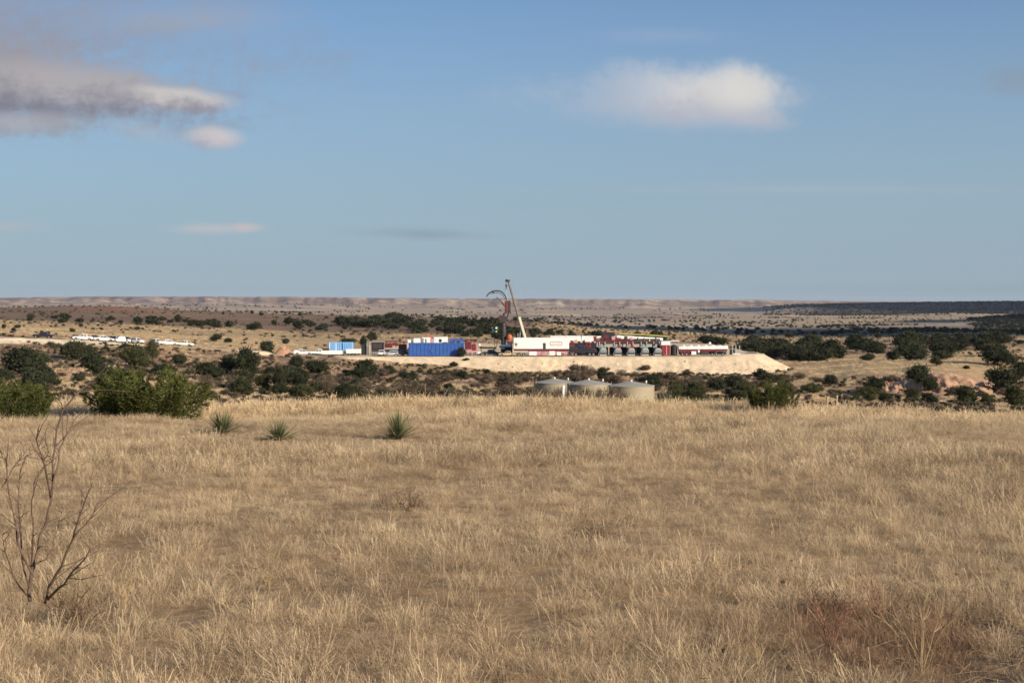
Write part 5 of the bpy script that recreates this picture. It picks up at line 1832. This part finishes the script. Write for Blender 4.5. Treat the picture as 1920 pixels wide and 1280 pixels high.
M['red_soil'] = sand_mat('red_dug_soil', (0.42, 0.24, 0.15))
mound()

# --- wellhead stack, injector, crane
r = Rig('wellhead', 947, 445, 'tall dark wellhead stack under the hanging injector', 'wellhead')
prof = [(666.5, 5), (655, 5.2), (650, 4), (640, 4.6), (628, 4), (622, 5.0), (614, 4.4), (606, 3.2), (604.5, 4.0)]
m_ = MB()
for (ra, wa), (rb, wb) in zip(prof[:-1], prof[1:]):
    m_.tube(r.P(944, ra, 0), r.P(944, rb, 0), wa * r.k, wb * r.k, 14, False)
m_.build('stack', M['dark'], r.t, True)
for row in (655, 646, 637, 628, 619, 611):
    MB().tube(r.P(944, row, 0), r.P(944, row - 1.2, 0), 6.0 * r.k, 6.0 * r.k, 16).build('flange', M['dark'], r.t)
for row in (650, 633):
    MB().tube(r.P(936, row, 0), r.P(953, row, 0), .35, .35, 10).build('valve', M['black'], r.t)
MB().path([r.P(950, 660, 0), r.P(957, 658, -.2), r.P(960, 664, -.3)], .15, 8).build('flow_line', M['steel'], r.t)
MB().prism([(r.x(938), r.h(604.3)), (r.x(934.5), r.h(596)), (r.x(936), r.h(591.5)), (r.x(944), r.h(591)), (r.x(951), r.h(594)), (r.x(950), r.h(599)), (r.x(948), r.h(604.3))], -.7, .7).build('stripper', M['dark'], r.t, bevel=.08)
fr = MB()
for a, b in ((928, 933), (956, 953)):
    fr.tube(r.P(a, 666, -1), r.P(b, 636, -.4), .09, .09, 6); fr.tube(r.P(a, 666, 1.5), r.P(b, 636, .6), .09, .09, 6)
for row in (656, 646, 637):
    t_ = (666 - row) / 30
    fr.tube(r.P(928 + 5 * t_, row, -1 + .6 * t_), r.P(956 - 3 * t_, row, -1 + .6 * t_), .06, .06, 6)
fr.build('work_platform_frame', M['dark'], r.t)
r = Rig('tubing_injector', 947, 445, 'dark red coiled tubing injector with a curved gooseneck hanging from the crane', 'injector')
r.box('frame', 'maroon', 946.5, 951, 564.5, 586.5, -.8, .8, bevel=.06)
r.box('drive_housing', 'dark', 951.4, 957.5, 563.5, 586, -.7, .7, bevel=.08)
r.box('chain_box', 'red', 947.5, 950.5, 570, 583, -.95, -.82, bevel=0)
MB().box(r.x(943.5), r.x(958.5), -1, 1, r.h(587.3), r.h(586.6)).build('base_plate', M['dark'], r.t)
arc = [(912, 556.5), (915, 552), (919, 548.5), (924, 546), (930, 545), (937, 545.4), (942, 548), (946.5, 553), (949, 558.5), (950.5, 564.3)]
MB().path([r.P(x, y, 0) for x, y in arc], [.14] + [.2] * 9, 8).build('gooseneck', M['dark'], r.t)
arc2 = [(920, 551), (925, 549.5), (931, 549), (937, 549.8), (942, 553), (945, 558), (946.5, 564)]
MB().path([r.P(x, y, 0) for x, y in arc2], [.09] * 7, 6).build('gooseneck', M['dark'], r.t)
br = MB()
for (x0, y0), (x1, y1) in (((924, 546), (925, 549.5)), ((930, 545), (931, 549)), ((937, 545.4), (934, 549.3)), ((942, 548), (939, 551)), ((946.5, 553), (943, 555)), ((949, 558.5), (945.2, 559))):
    br.tube(r.P(x0, y0, 0), r.P(x1, y1, 0), .07, .07, 6)
br.box(r.x(923), r.x(927), -.35, .35, r.h(549), r.h(544.6))
br.build('roller', M['dark'], r.t)
MB().path([r.P(930.5, 557, 0), r.P(937, 562, 0), r.P(944, 571, 0), r.P(946, 574, 0)], [.13, .15, .15, .15], 8).build('support_strut', M['dark'], r.t)
lg = MB()
for (x0, y0), (x1, y1) in (((946, 587.3), (943.5, 592)), ((953, 587.3), (950.5, 600)), ((944.5, 587.3), (944.5, 592))):
    lg.tube(r.P(x0, y0, 0), r.P(x1, y1, 0), .22, .2, 8)
lg.build('leg', M['dark'], r.t)
MB().path([r.P(951, 563.4, 0), r.P(950.6, 555, 0), r.P(949.6, 544, 0)], [.05, .04, .04], 6).build('lifting_sling', M['steel'], r.t)

M['boom_grey'] = mat('dark_grey_boom', (0.15, 0.125, 0.105), 0.6, 0, 0.2, 1)  # darker grey for the upper boom sections
r = Rig('mobile_crane', 985, 452, 'mobile crane with a long leaning telescopic boom behind the white box trailer', 'crane')
A = Vector(r.P(989, 650, 1.2)); T_ = Vector(r.P(953.2, 528, -1.5))
L_ = T_ - A
for i, (a, b, w_) in enumerate(((0, .46, .52), (.44, .72, .40), (.70, 1.0, .31))):
    p0, p1 = A + L_ * a, A + L_ * b
    q = L_.to_track_quat('Z', 'Y')
    vs = []
    for p, w2 in ((p0, w_), (p1, w_)):
        for sx, sy in ((-1, -1), (1, -1), (1, 1), (-1, 1)):
            vs.append(p + q @ Vector((sx * w2, sy * w2 * .8, 0)))
    MB().add(vs, [(3, 2, 1, 0), (4, 5, 6, 7), (0, 1, 5, 4), (1, 2, 6, 5), (2, 3, 7, 6), (3, 0, 4, 7)]).build('boom_section', M['crane' if i == 0 else 'boom_grey'], r.t, bevel=.05)
    if i:
        MB().add([p0 + (v - p0) * 1.25 if k < 4 else p0 + L_.normalized() * .5 + (v - p1) * 1.25 for k, v in enumerate(vs)], [(3, 2, 1, 0), (4, 5, 6, 7), (0, 1, 5, 4), (1, 2, 6, 5), (2, 3, 7, 6), (3, 0, 4, 7)]).build('boom_collar', M['dark'], r.t)
hd = MB().box(T_.x - .95, T_.x + .45, T_.y - .4, T_.y + .4, T_.z - .1, T_.z + .55).build('boom_head', M['dark'], r.t, bevel=.05)
MB().tube((T_.x - .6, T_.y - .5, T_.z + .35), (T_.x - .6, T_.y + .5, T_.z + .35), .42, .42, 12).build('sheave', M['black'], hd)
MB().tube((T_.x + .3, T_.y, T_.z + .4), (T_.x + .75, T_.y, T_.z + .75), .10, .07, 6).build('aerial', M['dark'], hd)
hx = r.x(949.2)
MB().path([(hx, T_.y, T_.z - .1), (hx, T_.y, r.h(534))], .05, 6).build('hoist_line', M['black'], r.t)
hb = MB().box(hx - .28, hx + .28, T_.y - .2, T_.y + .2, r.h(538.5), r.h(533.5)).build('hook_block', M['black'], r.t, bevel=.1)
MB().path([(hx, T_.y, r.h(538.5)), (hx + .05, T_.y, r.h(541)), (hx - .1, T_.y, r.h(543)), (hx - .25, T_.y, r.h(542))], .10, 8).build('hook', M['black'], hb)
# boom lift cylinder, carrier
C0 = A + L_ * .33
MB().tube(r.P(972, 652, 1.2), C0, .20, .16, 10).build('lift_cylinder', M['grey'], r.t)
MB().box(r.x(972), r.x(998), .2, 2.4, r.h(655), r.h(648)).build('turntable', M['crane'], r.t, bevel=.1)
MB().box(r.x(960), r.x(1030), 0, 2.7, r.h(661), r.h(655.3)).build('carrier', M['crane'], r.t, bevel=.1)
cb = MB().box(r.x(1016), r.x(1030), .1, 2.6, r.h(655.1), r.h(645), .2, .1).build('cab', M['crane'], r.t, bevel=.1)
MB().box(r.x(1018), r.x(1027), .02, .09, r.h(651), r.h(646.5)).build('window', M['glass'], cb)
for px in (965, 973, 1008, 1016, 1025):
    wheel(r.t, r.x(px), .3, .62, .5); wheel(r.t, r.x(px), 2.4, .62, .5)
for px in (961, 1003):
    r.box('outrigger', 'crane', px - 1, px + 1, 657, 665, -1.2, -.8)

r = Rig('warning_sign', 927, 448, 'small board with pale green markings floating left of the wellhead stack', 'sign')
r.t['label'] = 'small dark board with pale green markings on a post left of the wellhead stack'
bd = r.box('board', 'dark', 920.5, 934, 611.5, 624, 0, .15, bevel=0)
g_ = MB()
for (x0, x1, r0, r1) in ((921.5, 926, 612.5, 615), (922, 924, 615, 618), (923, 926.5, 617.3, 620), (925, 927, 620, 622.5), (921.5, 926, 621, 623.2),
                         (929, 932.5, 612.7, 617), (928.5, 931.5, 619.5, 622.5)):
    g_.box(r.x(x0), r.x(x1), -.06, -.002, r.h(r1), r.h(r0))
M['pale_green'] = mat('pale_green_paint', (0.55, 0.75, 0.45), 0.6)
g_.build('marking', M['pale_green'], bd)
MB().tube((0, .3, 0), r.P(927, 612, .3), .09, .07, 8).build('post', M['dark'], r.t)

r = Rig('covered_load', 955, 443, 'orange tarpaulin bundle on a dark stand beside the wellhead stack', 'load')
MB().ball(r.P(955, 632.5, 1), .95, 12, 8, 1.1).build('tarpaulin', M['orange'], r.t, True)
r.box('tarpaulin_skirt', 'orange', 951.5, 958, 634, 640.5, .4, 1.6, bevel=.2)
r.box('stand', 'dark', 951, 961, 640.8, 666, .2, 1.8)
r = Rig('service_unit', 948, 437.5, 'pale blue topped service unit standing in front of the wellhead stack', 'machine')
r.box('canopy', 'cyan', 940, 957, 645.5, 650, 0, 1.6, bevel=.15)
r.box('cabinet', 'black', 941, 961, 650.3, 660, .1, 1.8)
r.box('fender', 'crane', 939, 946, 651, 654, -.2, .08)
for px in (943, 957): r.box('leg', 'black', px - .8, px + .8, 660.3, 667, .3, .7)


# ------------------------------------------------------------------ beige storage tanks between field and pad
def round_tank(px, d, row_e, label, rad=2.35):
    p = at(px, d); g = gz(p.x, d)
    ze = zrow(row_e, d)
    t = empty('storage_tank', (p.x, d, g))
    tag(t, label, 'tank', 'round beige storage tanks in a row')
    H_ = ze - g
    MB().tube((0, 0, -.3), (0, 0, H_), rad, rad, 48).build('wall', M['tank'], t, bevel=0)
    m_ = MB(); n = 48
    vs = [(math.cos(2 * PI * i / n) * (rad + .05), math.sin(2 * PI * i / n) * (rad + .05), H_ + .004) for i in range(n)]
    vs += [(math.cos(2 * PI * i / n) * (rad + .05), math.sin(2 * PI * i / n) * (rad + .05), H_ + .06) for i in range(n)]
    vs += [(math.cos(2 * PI * i / n) * .25, math.sin(2 * PI * i / n) * .25, H_ + .46) for i in range(n)]
    fs = [(i, (i + 1) % n, n + (i + 1) % n, n + i) for i in range(2 * n) if i < n] + [(n + i, n + (i + 1) % n, 2 * n + (i + 1) % n, 2 * n + i) for i in range(n)]
    fs.append(tuple(range(2 * n, 3 * n)))
    m_.add(vs, fs).build('roof', M['tank_roof'], t)
    MB().tube((0, 0, H_ + .46), (0, 0, H_ + .62), .10, .10, 10).build('vent', M['white'], t)
    MB().tube((1.55, .2, H_ + .3), (1.55, .2, H_ + .55), .07, .07, 8).build('pipe', M['white'], t)
    for z in (H_ * .33, H_ * .66):
        MB().tube((0, 0, z), (0, 0, z + .05), rad + .012, rad + .012, 48, False).build('seam', M['tank'], t)
    hr = MB()
    for a in (2.6, 3.0): hr.tube((math.cos(a) * (rad + .15), -abs(math.sin(a)) * (rad + .15), 0), (math.cos(a) * (rad + .15), -abs(math.sin(a)) * (rad + .15), H_ + .5), .03, .03, 6)
    hr.build('ladder_rail', M['tank'], t)


round_tank(1184, 142, 723.5, 'nearest beige round tank with a cone roof, right end of the three')
round_tank(1104, 150, 720, 'middle beige round tank of the three, its roof overlapping the next')
round_tank(1040, 158, 717.5, 'farthest beige round tank, left end of the three')
# brush masking the tank feet
for px, w, h, lb_ in ((1018, 30, 30, 'brown brush hiding the left side of the left tank'), (1092, 40, 26, 'brown brush in front of the gap between left and middle tanks'), (1046, 44, 30, 'brown brush in front of the left tank beside the white post'), (1120, 34, 26, 'sparse brown brush before the middle tank'),
                      (1150, 44, 30, 'dense brown brush hiding the left half of the right tank'), (1245, 40, 34, 'grey-green brush standing right of the right tank')):
    tree(px, 752, w, h, 'brush' if px != 1245 else 'sage', lb_, None, 'brush_shrub', 'shrub', d=118, top=718)

for i_, px in enumerate(range(996, 1176, 13)):
    tree(px, 752, 30 + (i_ * 7) % 9, 30, 'thick', 'brown brush of the dense row in front of the round tanks', 'brush row before the round tanks', 'brush_shrub', 'shrub',
         d=126 + (i_ * 5) % 7, top=716 + (i_ * 3) % 7)

# ------------------------------------------------------------------ posts and a rock at the field edge
def post(px, d, r0, m, label, rr=.045):
    p = at(px, d); g = gz(p.x, d)
    t = empty('marker_post', (p.x, d, g)); tag(t, label, 'post')
    h = zrow(r0, d) - g
    MB().tube((0, 0, -.1), (0, 0, h), rr, rr, 10).build('post', M[m], t)
    MB().tube((0, 0, h), (0, 0, h + .05), rr * 1.5, rr * 1.3, 10).build('cap', M['white' if m == 'white' else m], t)


post(1056, 50, 726, 'white', 'thin white post standing in front of the left storage tank')
post(1552, 52, 747, 'tan', 'left one of two short yellowish posts at the far edge of the grass', .03)
post(1570, 51, 744, 'tan', 'right one of two short yellowish posts, next to a pale rock', .034)


def rock(px, d, w, h, label, z=0.0, seed=1, m='tank_roof'):
    p = at(px, d); b = MB().ball((0, 0, 0), 1, 12, 8)
    rr = random.Random(seed)
    v = [(x * w / 2 * rr.uniform(.8, 1.1), y * w / 2 * rr.uniform(.8, 1.1), zz * h * .5 * rr.uniform(.8, 1.1)) for x, y, zz in b.v]
    b.v = v
    o = b.build('rock', M[m])
    o.location = (p.x, d, gz(p.x, d) + h * .25 + z)
    tag(o, label, 'rock')


rock(1583, 51, .30, .62, 'pale grey rock beside the right yellowish post', .1)
rock(1717, 150, .9, 1.0, 'pale rock on the red bank below the domed juniper', .3, 2)

M['dead_leaf'] = mat('dead_yucca_leaf', (0.36, 0.28, 0.18), .8)
# ------------------------------------------------------------------ yuccas in the field
def yucca(px, d, w, h, label, seed, tone=1.0):
    rs = np.random.RandomState(seed)
    s = d / F; p = at(px, d)
    t = empty('yucca_plant', (p.x, d, gz(p.x, d))); tag(t, label, 'yucca', 'yuccas in the grass')
    V_ = []; Fq = []; T = []
    Wm, Hm = w * s / 2, h * s
    for i in range(230):
        a = rs.rand() * 2 * PI; el = rs.uniform(.25, 1.5)
        ln = Hm * rs.uniform(.8, 1.1) * (1 if el > .5 else .85)
        d_ = np.array([math.cos(a) * math.cos(el) * Wm / Hm * 1.35, math.sin(a) * math.cos(el) * Wm / Hm * 1.35, math.sin(el)]) * rs.uniform(.55, 1.15)
        side = np.array([-math.sin(a), math.cos(a), .0]); side = side * .8 + rs.normal(size=3) * .25
        o = len(V_); b = d_ * .05; wd = .009 * rs.uniform(.8, 1.2)
        for k in range(4):
            tt = k / 3
            q = b + d_ * ln * tt + np.array([0, 0, -.10 * ln * tt * tt * math.cos(el)])
            ww = wd * (1, 1.1, .8, .12)[k]
            V_ += [q - side * ww, q + side * ww]; T += [rs.rand() * .3 + .35 * (el > .4) + .25 * tt] * 2
        for k in range(3): Fq.append([o + 2 * k, o + 2 * k + 1, o + 2 * k + 3, o + 2 * k + 2])
    me = mesh_np('yucca_leaves', np.array(V_), np.array(Fq)); color_attr(me, np.repeat(np.clip(np.array(T), 0, 1)[:, None], 3, 1)); me.materials.append(M['yucca'])
    obj_mesh('leaves', me, t)
    P = []; D = []
    for i in range(46):
        a = rs.rand() * 2 * PI; e = rs.uniform(-.25, .45)
        d_ = np.array([math.cos(a) * math.cos(e), math.sin(a) * math.cos(e), math.sin(e)]); P.append(d_ * Wm * .3 + np.array([0, 0, .05])); D.append(d_)
    V2, F2, t2 = leaves(np.array(P), np.array(D), Wm * .62, .016, rs, np.full(46, .5))
    m2 = mesh_np('dead_leaves', V2, F2); m2.materials.append(M['dead_leaf']); obj_mesh('dead_leaves', m2, t)
    MB().tube((0, 0, -.05), (0, 0, .1), .07, .04, 8).build('trunk', M['bark'], t)


yucca(416, 28.5, 82, 44, 'dark spiky yucca below the large juniper bush, leftmost of the three', 1)
yucca(522, 26.5, 70, 36, 'small pale green yucca, middle one of the three', 2)
yucca(745, 27, 86, 54, 'bright green yucca with stiff leaves, rightmost of the three', 3)


def tumble(px, py, w, h, label, kind='brush', seed=0):
    dd = 8.0
    for _ in range(40):
        z = float(ground(np.array([(px - 960) / F * dd]), np.array([dd]))[0])
        dd = dd * 0.5 + 0.5 * (EYE - z) * F / (py - HOR)
    return tree(px, py, w * 1.1, h * 1.3, 'weedy', label, None, 'dead_weed', 'plant', d=dd)


tumble(1385, 812, 44, 26, 'round brown dead weed standing alone in the grass right of centre')
tumble(930, 1278, 80, 40, 'dark dead clump at the bottom edge below the wellhead')
tumble(985, 898, 24, 18, 'small brown dead weed in the middle of the grass')
tumble(765, 960, 70, 44, 'tall brown dead weeds in the grass below the right yucca')
tumble(720, 950, 36, 30, 'small brown weed left of the tall brown dead weeds')
tumble(1110, 1006, 90, 26, 'low dark weeds in the middle of the grass')
tumble(1250, 800, 30, 12, 'tiny dark weed near the crest of the field')
tumble(1890, 945, 60, 34, 'grey dead weed near the right edge of the field')
tumble(1560, 1150, 90, 50, 'dark dead weed inside the russet grass')


# ------------------------------------------------------------------ leafless shrub at the left
BW = [twiggy('fine_shoots', 480 + i, 12, M['weed']) for i in range(2)]


def bare_shrub():
    D0 = 8.3
    base = at(62, D0); g = gz(base.x, D0)
    t = empty('bare_shrub', (base.x, D0, g))
    tag(t, 'leafless branching shrub rising at the left edge of the near grass', 'shrub')
    rr = random.Random(4)
    def q(px, py, dy=0.0):
        d = D0 + dy
        return Vector(((px - 960) / F * d - base.x, dy, zrow(py, d) - g))
    sc = 1 / 2.1325
    def line(pts, dy0=0.0, dy1=0.3):
        n = len(pts)
        return [q(x * sc, 680 + y * sc, dy0 + (dy1 - dy0) * i / (n - 1)) for i, (x, y) in enumerate(pts)]
    ST = [([(108, 960), (110, 890), (130, 800), (150, 700), (180, 640), (196, 560), (205, 400), (222, 270), (248, 188), (312, 118)], 0, .4, .0125),
          ([(248, 188), (233, 150), (236, 105)], .38, .45, .005),
          ([(196, 540), (180, 450), (166, 392), (148, 340), (147, 275)], .2, -.1, .0075),
          ([(166, 392), (190, 360)], .0, .1, .004),
          ([(203, 500), (222, 425), (232, 350), (262, 285), (290, 235), (318, 192)], .2, .5, .007),
          ([(170, 965), (185, 900), (215, 850), (250, 780), (285, 705), (300, 650), (325, 580), (352, 510)], 0, -.3, .010),
          ([(180, 950), (225, 905), (262, 865), (310, 810), (352, 745)], 0, -.5, .009),
          ([(285, 705), (335, 650), (365, 605), (392, 562)], -.2, -.1, .006),
          ([(120, 850), (60, 720), (45, 600), (22, 470), (18, 390), (0, 360)], 0, .2, .007),
          ([(22, 470), (45, 420), (80, 365)], .1, .3, .004),
          ([(22, 460), (0, 500)], .1, .2, .004),
          ([(112, 880), (120, 760), (125, 640), (118, 560), (130, 480), (165, 420)], .1, -.3, .006),
          ([(130, 810), (175, 790), (205, 740), (222, 670), (240, 600)], 0, .3, .005),
          ([(105, 900), (80, 800), (75, 690), (65, 560), (70, 470), (75, 430)], 0, .4, .006),
          ([(100, 940), (40, 850), (10, 760), (0, 690)], 0, -.2, .006)]
    for pts, a, b, rd in ST:
        L = line(pts, a, b)
        # thicken the kinks
        pt = [L[0]]
        for u, v in zip(L[:-1], L[1:]):
            m = u.lerp(v, .5) + Vector([rr.uniform(-.008, .008) for _ in range(3)])
            pt += [m, v]
        n = len(pt)
        st = MB().path(pt, [rd * (1 - .65 * i / (n - 1)) for i in range(n)], 6).build('stem', M['twig'], t, True)
        tw = MB()
        for i in range(2, n, 1):
            for _ in range(2):
                if rr.random() < .5:
                    p = pt[i]; dr = (pt[i] - pt[i - 1]).normalized() + Vector([rr.uniform(-.9, .9) for _ in range(3)])
                    dr.z = abs(dr.z) * .8 + .1
                    ln = rr.uniform(.04, .17)
                    p1 = p + dr * ln * .5; p2 = p1 + (dr + Vector([rr.uniform(-.4, .4) for _ in range(3)])) * ln * .6
                    tw.path([p, p1, p2], [.0032, .0024, .0012], 4)
        tw.build('twigs', M['twig'], st)
    # tangle of fine shoots about its foot
    for i in range(2):
        me = BW[i % 2]
        o = obj_mesh('shoots', me, t, (.5, .4, rr.uniform(.2, .3)))
        o.location = (rr.uniform(-.35, .25), rr.uniform(-.3, .5), 0); o.rotation_euler = (0, 0, rr.uniform(0, 6))


bare_shrub()


def weed_stalk(px, py, h, label, seed, m, spread=.5, n=7, name='dry_weed'):
    """branching straw-coloured stalk"""
    rr = random.Random(seed); dd = 8.0
    for _ in range(40):
        z = gz((px - 960) / F * dd, dd); dd = dd * .5 + .5 * (EYE - z) * F / (py - HOR)
    p = at(px, dd); t = empty(name, (p.x, dd, gz(p.x, dd))); tag(t, label, 'plant')
    H_ = h * dd / F
    for i in range(n):
        a = rr.uniform(0, 2 * PI); le = rr.uniform(.1, 1) * spread; ln = H_ * rr.uniform(.55, 1.05)
        d_ = Vector((math.cos(a) * le, math.sin(a) * le, 1)).normalized()
        pt = [Vector((0, 0, -.02))]
        for k in range(4):
            pt.append(pt[-1] + d_ * ln / 4 + Vector([rr.uniform(-.012, .012) for _ in range(3)])); d_ = (d_ + Vector((math.cos(a) * .12, math.sin(a) * .12, 0))).normalized()
        b = MB().path(pt, [.0028, .0026, .0022, .0017, .001], 5)
        for k in (1, 2, 3, 3, 4, 4):
            dr = (d_ + Vector([rr.uniform(-1, 1) for _ in range(3)]) * .8).normalized(); q = pt[k]
            b.path([q, q + dr * ln * .16, q + dr * ln * .28 + Vector((0, 0, .02))], [.0016, .0013, .0008], 4)
        b.build('stalk', M[m], t)


M['straw'] = mat('pale_straw', (0.36, 0.26, 0.13), 0.8, 0, .2, 8)
M['russet'] = mat('russet_stems', (0.24, 0.12, 0.075), 0.8, 0, .2, 8)
weed_stalk(1735, 1272, 165, 'branching straw-yellow weed at the bottom right corner', 3, 'straw', .75, 9)
weed_stalk(1560, 1235, 120, 'upright russet stems left of the straw-yellow weed', 5, 'russet', .22, 12)
weed_stalk(1660, 1180, 110, 'thin russet weed behind the straw-yellow weed', 6, 'russet', .5, 8)
weed_stalk(228, 1145, 90, 'thin pale stalks right of the leafless shrub', 7, 'straw', .25, 5)
weed_stalk(1425, 1262, 90, 'curling straw stalks at the bottom edge left of the russet stems', 8, 'straw', .9, 7)
weed_stalk(500, 1110, 120, 'long arching golden stalks in the left middle of the grass', 9, 'straw', 1.1, 6)


# ------------------------------------------------------------------ litter and clods on the bare corner
def litter():
    rs = np.random.RandomState(21)
    st = MB()
    for i in range(40):
        a = rs.rand() * 6.28; x, y = rs.normal() * .5, rs.normal() * .5
        st.path([(x, y, .01), (x + math.cos(a) * .12, y + math.sin(a) * .12, .02 + rs.rand() * .03), (x + math.cos(a + .3) * .24, y + math.sin(a + .3) * .24, .01)], [.0016, .0014, .0008], 4)
    me1 = bpy.data.meshes.new('straw_bits'); me1.from_pydata(st.v, [], st.f); me1.materials.append(M['old_straw']); me1.update()
    cl = MB()
    for i in range(14):
        x, y = rs.normal() * .5, rs.normal() * .5; r_ = rs.uniform(.006, .02)
        cl.ball((x, y, r_ * .3), r_, 7, 5, .7)
    me2 = bpy.data.meshes.new('clods'); me2.from_pydata(cl.v, [], cl.f); me2.materials.append(M['clod']); me2.update()
    n = 90
    x = rs.normal(3.6, 1.0, n); y = rs.normal(7.2, 1.2, n)
    y = np.maximum(y, 4)
    scatter('ground_litter', np.stack([x, y, ground(x, y)], 1), np.stack([np.zeros(n), np.zeros(n), rs.uniform(0, 6.28, n)], 1),
            np.repeat(rs.uniform(.6, 1.2, n)[:, None], 3, 1), rs.choice([0, 1], n, p=[.4, .6]), [me2, me1], 'straw litter and clods on the bare soil')


M['old_straw'] = mat('old_straw', (0.24, 0.17, 0.10), 0.85)
M['clod'] = sand_mat('soil_clods', (0.13, 0.09, 0.06), .7, 1.2, 8)
litter()


def rubble():
    rs = np.random.RandomState(31); kinds = []
    for q in range(3):
        b = MB().ball((0, 0, 0), .5, 7, 5, .7); b.v = [tuple(np.array(v) * rs.uniform(.75, 1.15)) for v in b.v]
        me = bpy.data.meshes.new('stone'); me.from_pydata(b.v, [], b.f); me.materials.append(M['caliche'] if q else M['red_soil']); me.update(); kinds.append(me)
    n = 900; x = rs.uniform(-50, 92, n); y = 431 - rs.exponential(3.2, n) - rs.uniform(2, 11, n)
    z = np.maximum(ground(x, y), PADZ - np.maximum(pad_sd(x, y), 0) * .48)
    s = rs.uniform(.12, .4, n) * (1 + (rs.rand(n) < .06) * 1.6)
    scatter('rubble', np.stack([x, y, z], 1), rs.uniform(0, 6, (n, 3)), np.stack([s, s, s * .8], 1), rs.randint(0, 3, n), kinds, 'loose stones along the foot of the pad embankment')


rubble()


# ------------------------------------------------------------------ clouds standing outside the picture, whose shadows lie on the far hills
def cloud_mass(tx, ty, rx, ry, label, seed, alt=1500.0):
    """a flat-based cloud placed where the sun throws its shadow on (tx, ty)"""
    t_ = alt / sun_dir.z
    c = Vector((tx, ty, -40)) + sun_dir * t_
    n, m = 72, 40
    vs = []; fs = []
    i, j = np.meshgrid(np.arange(n), np.arange(m))
    a = i.ravel() / n * 2 * PI; e = (j.ravel() / (m - 1) - .5) * PI
    ux, uy, uz = np.cos(a) * np.cos(e), np.sin(a) * np.cos(e), np.sin(e)
    k = 1 + .55 * (fbm(ux * 2.2 + 7, uy * 2.2 + uz * 1.7 + seed, 5, seed) - .5) + .25 * (fbm(ux * 7, uy * 7 + uz * 5, 3, seed + 3) - .5)
    x = ux * rx * k; y = uy * ry * k; z = uz * 160 * k * np.where(uz < 0, .25, 1)
    idx = np.arange(n * m).reshape(m, n)
    Fq = np.stack([idx[:-1], np.roll(idx, -1, 1)[:-1], np.roll(idx, -1, 1)[1:], idx[1:]], -1).reshape(-1, 4)
    me = mesh_np('cloud', np.stack([x, y, z], 1), Fq, True); me.materials.append(M['cloud'])
    o = bpy.data.objects.new('cloud', me); COL.objects.link(o); o.location = c
    tag(o, label, 'cloud', 'clouds outside the picture')


M['cloud'] = mat('cloud_vapour', (.85, .85, .87), 1.0, spec=0)
cloud_mass(2420, 6900, 1500, 1250, 'broad white cloud standing far to the right outside the photo', 1)
cloud_mass(1330, 2620, 370, 560, 'smaller white cloud to the right outside the photo', 2)
cloud_mass(440, 1420, 260, 400, 'low white cloud high up on the right outside the photo', 3)
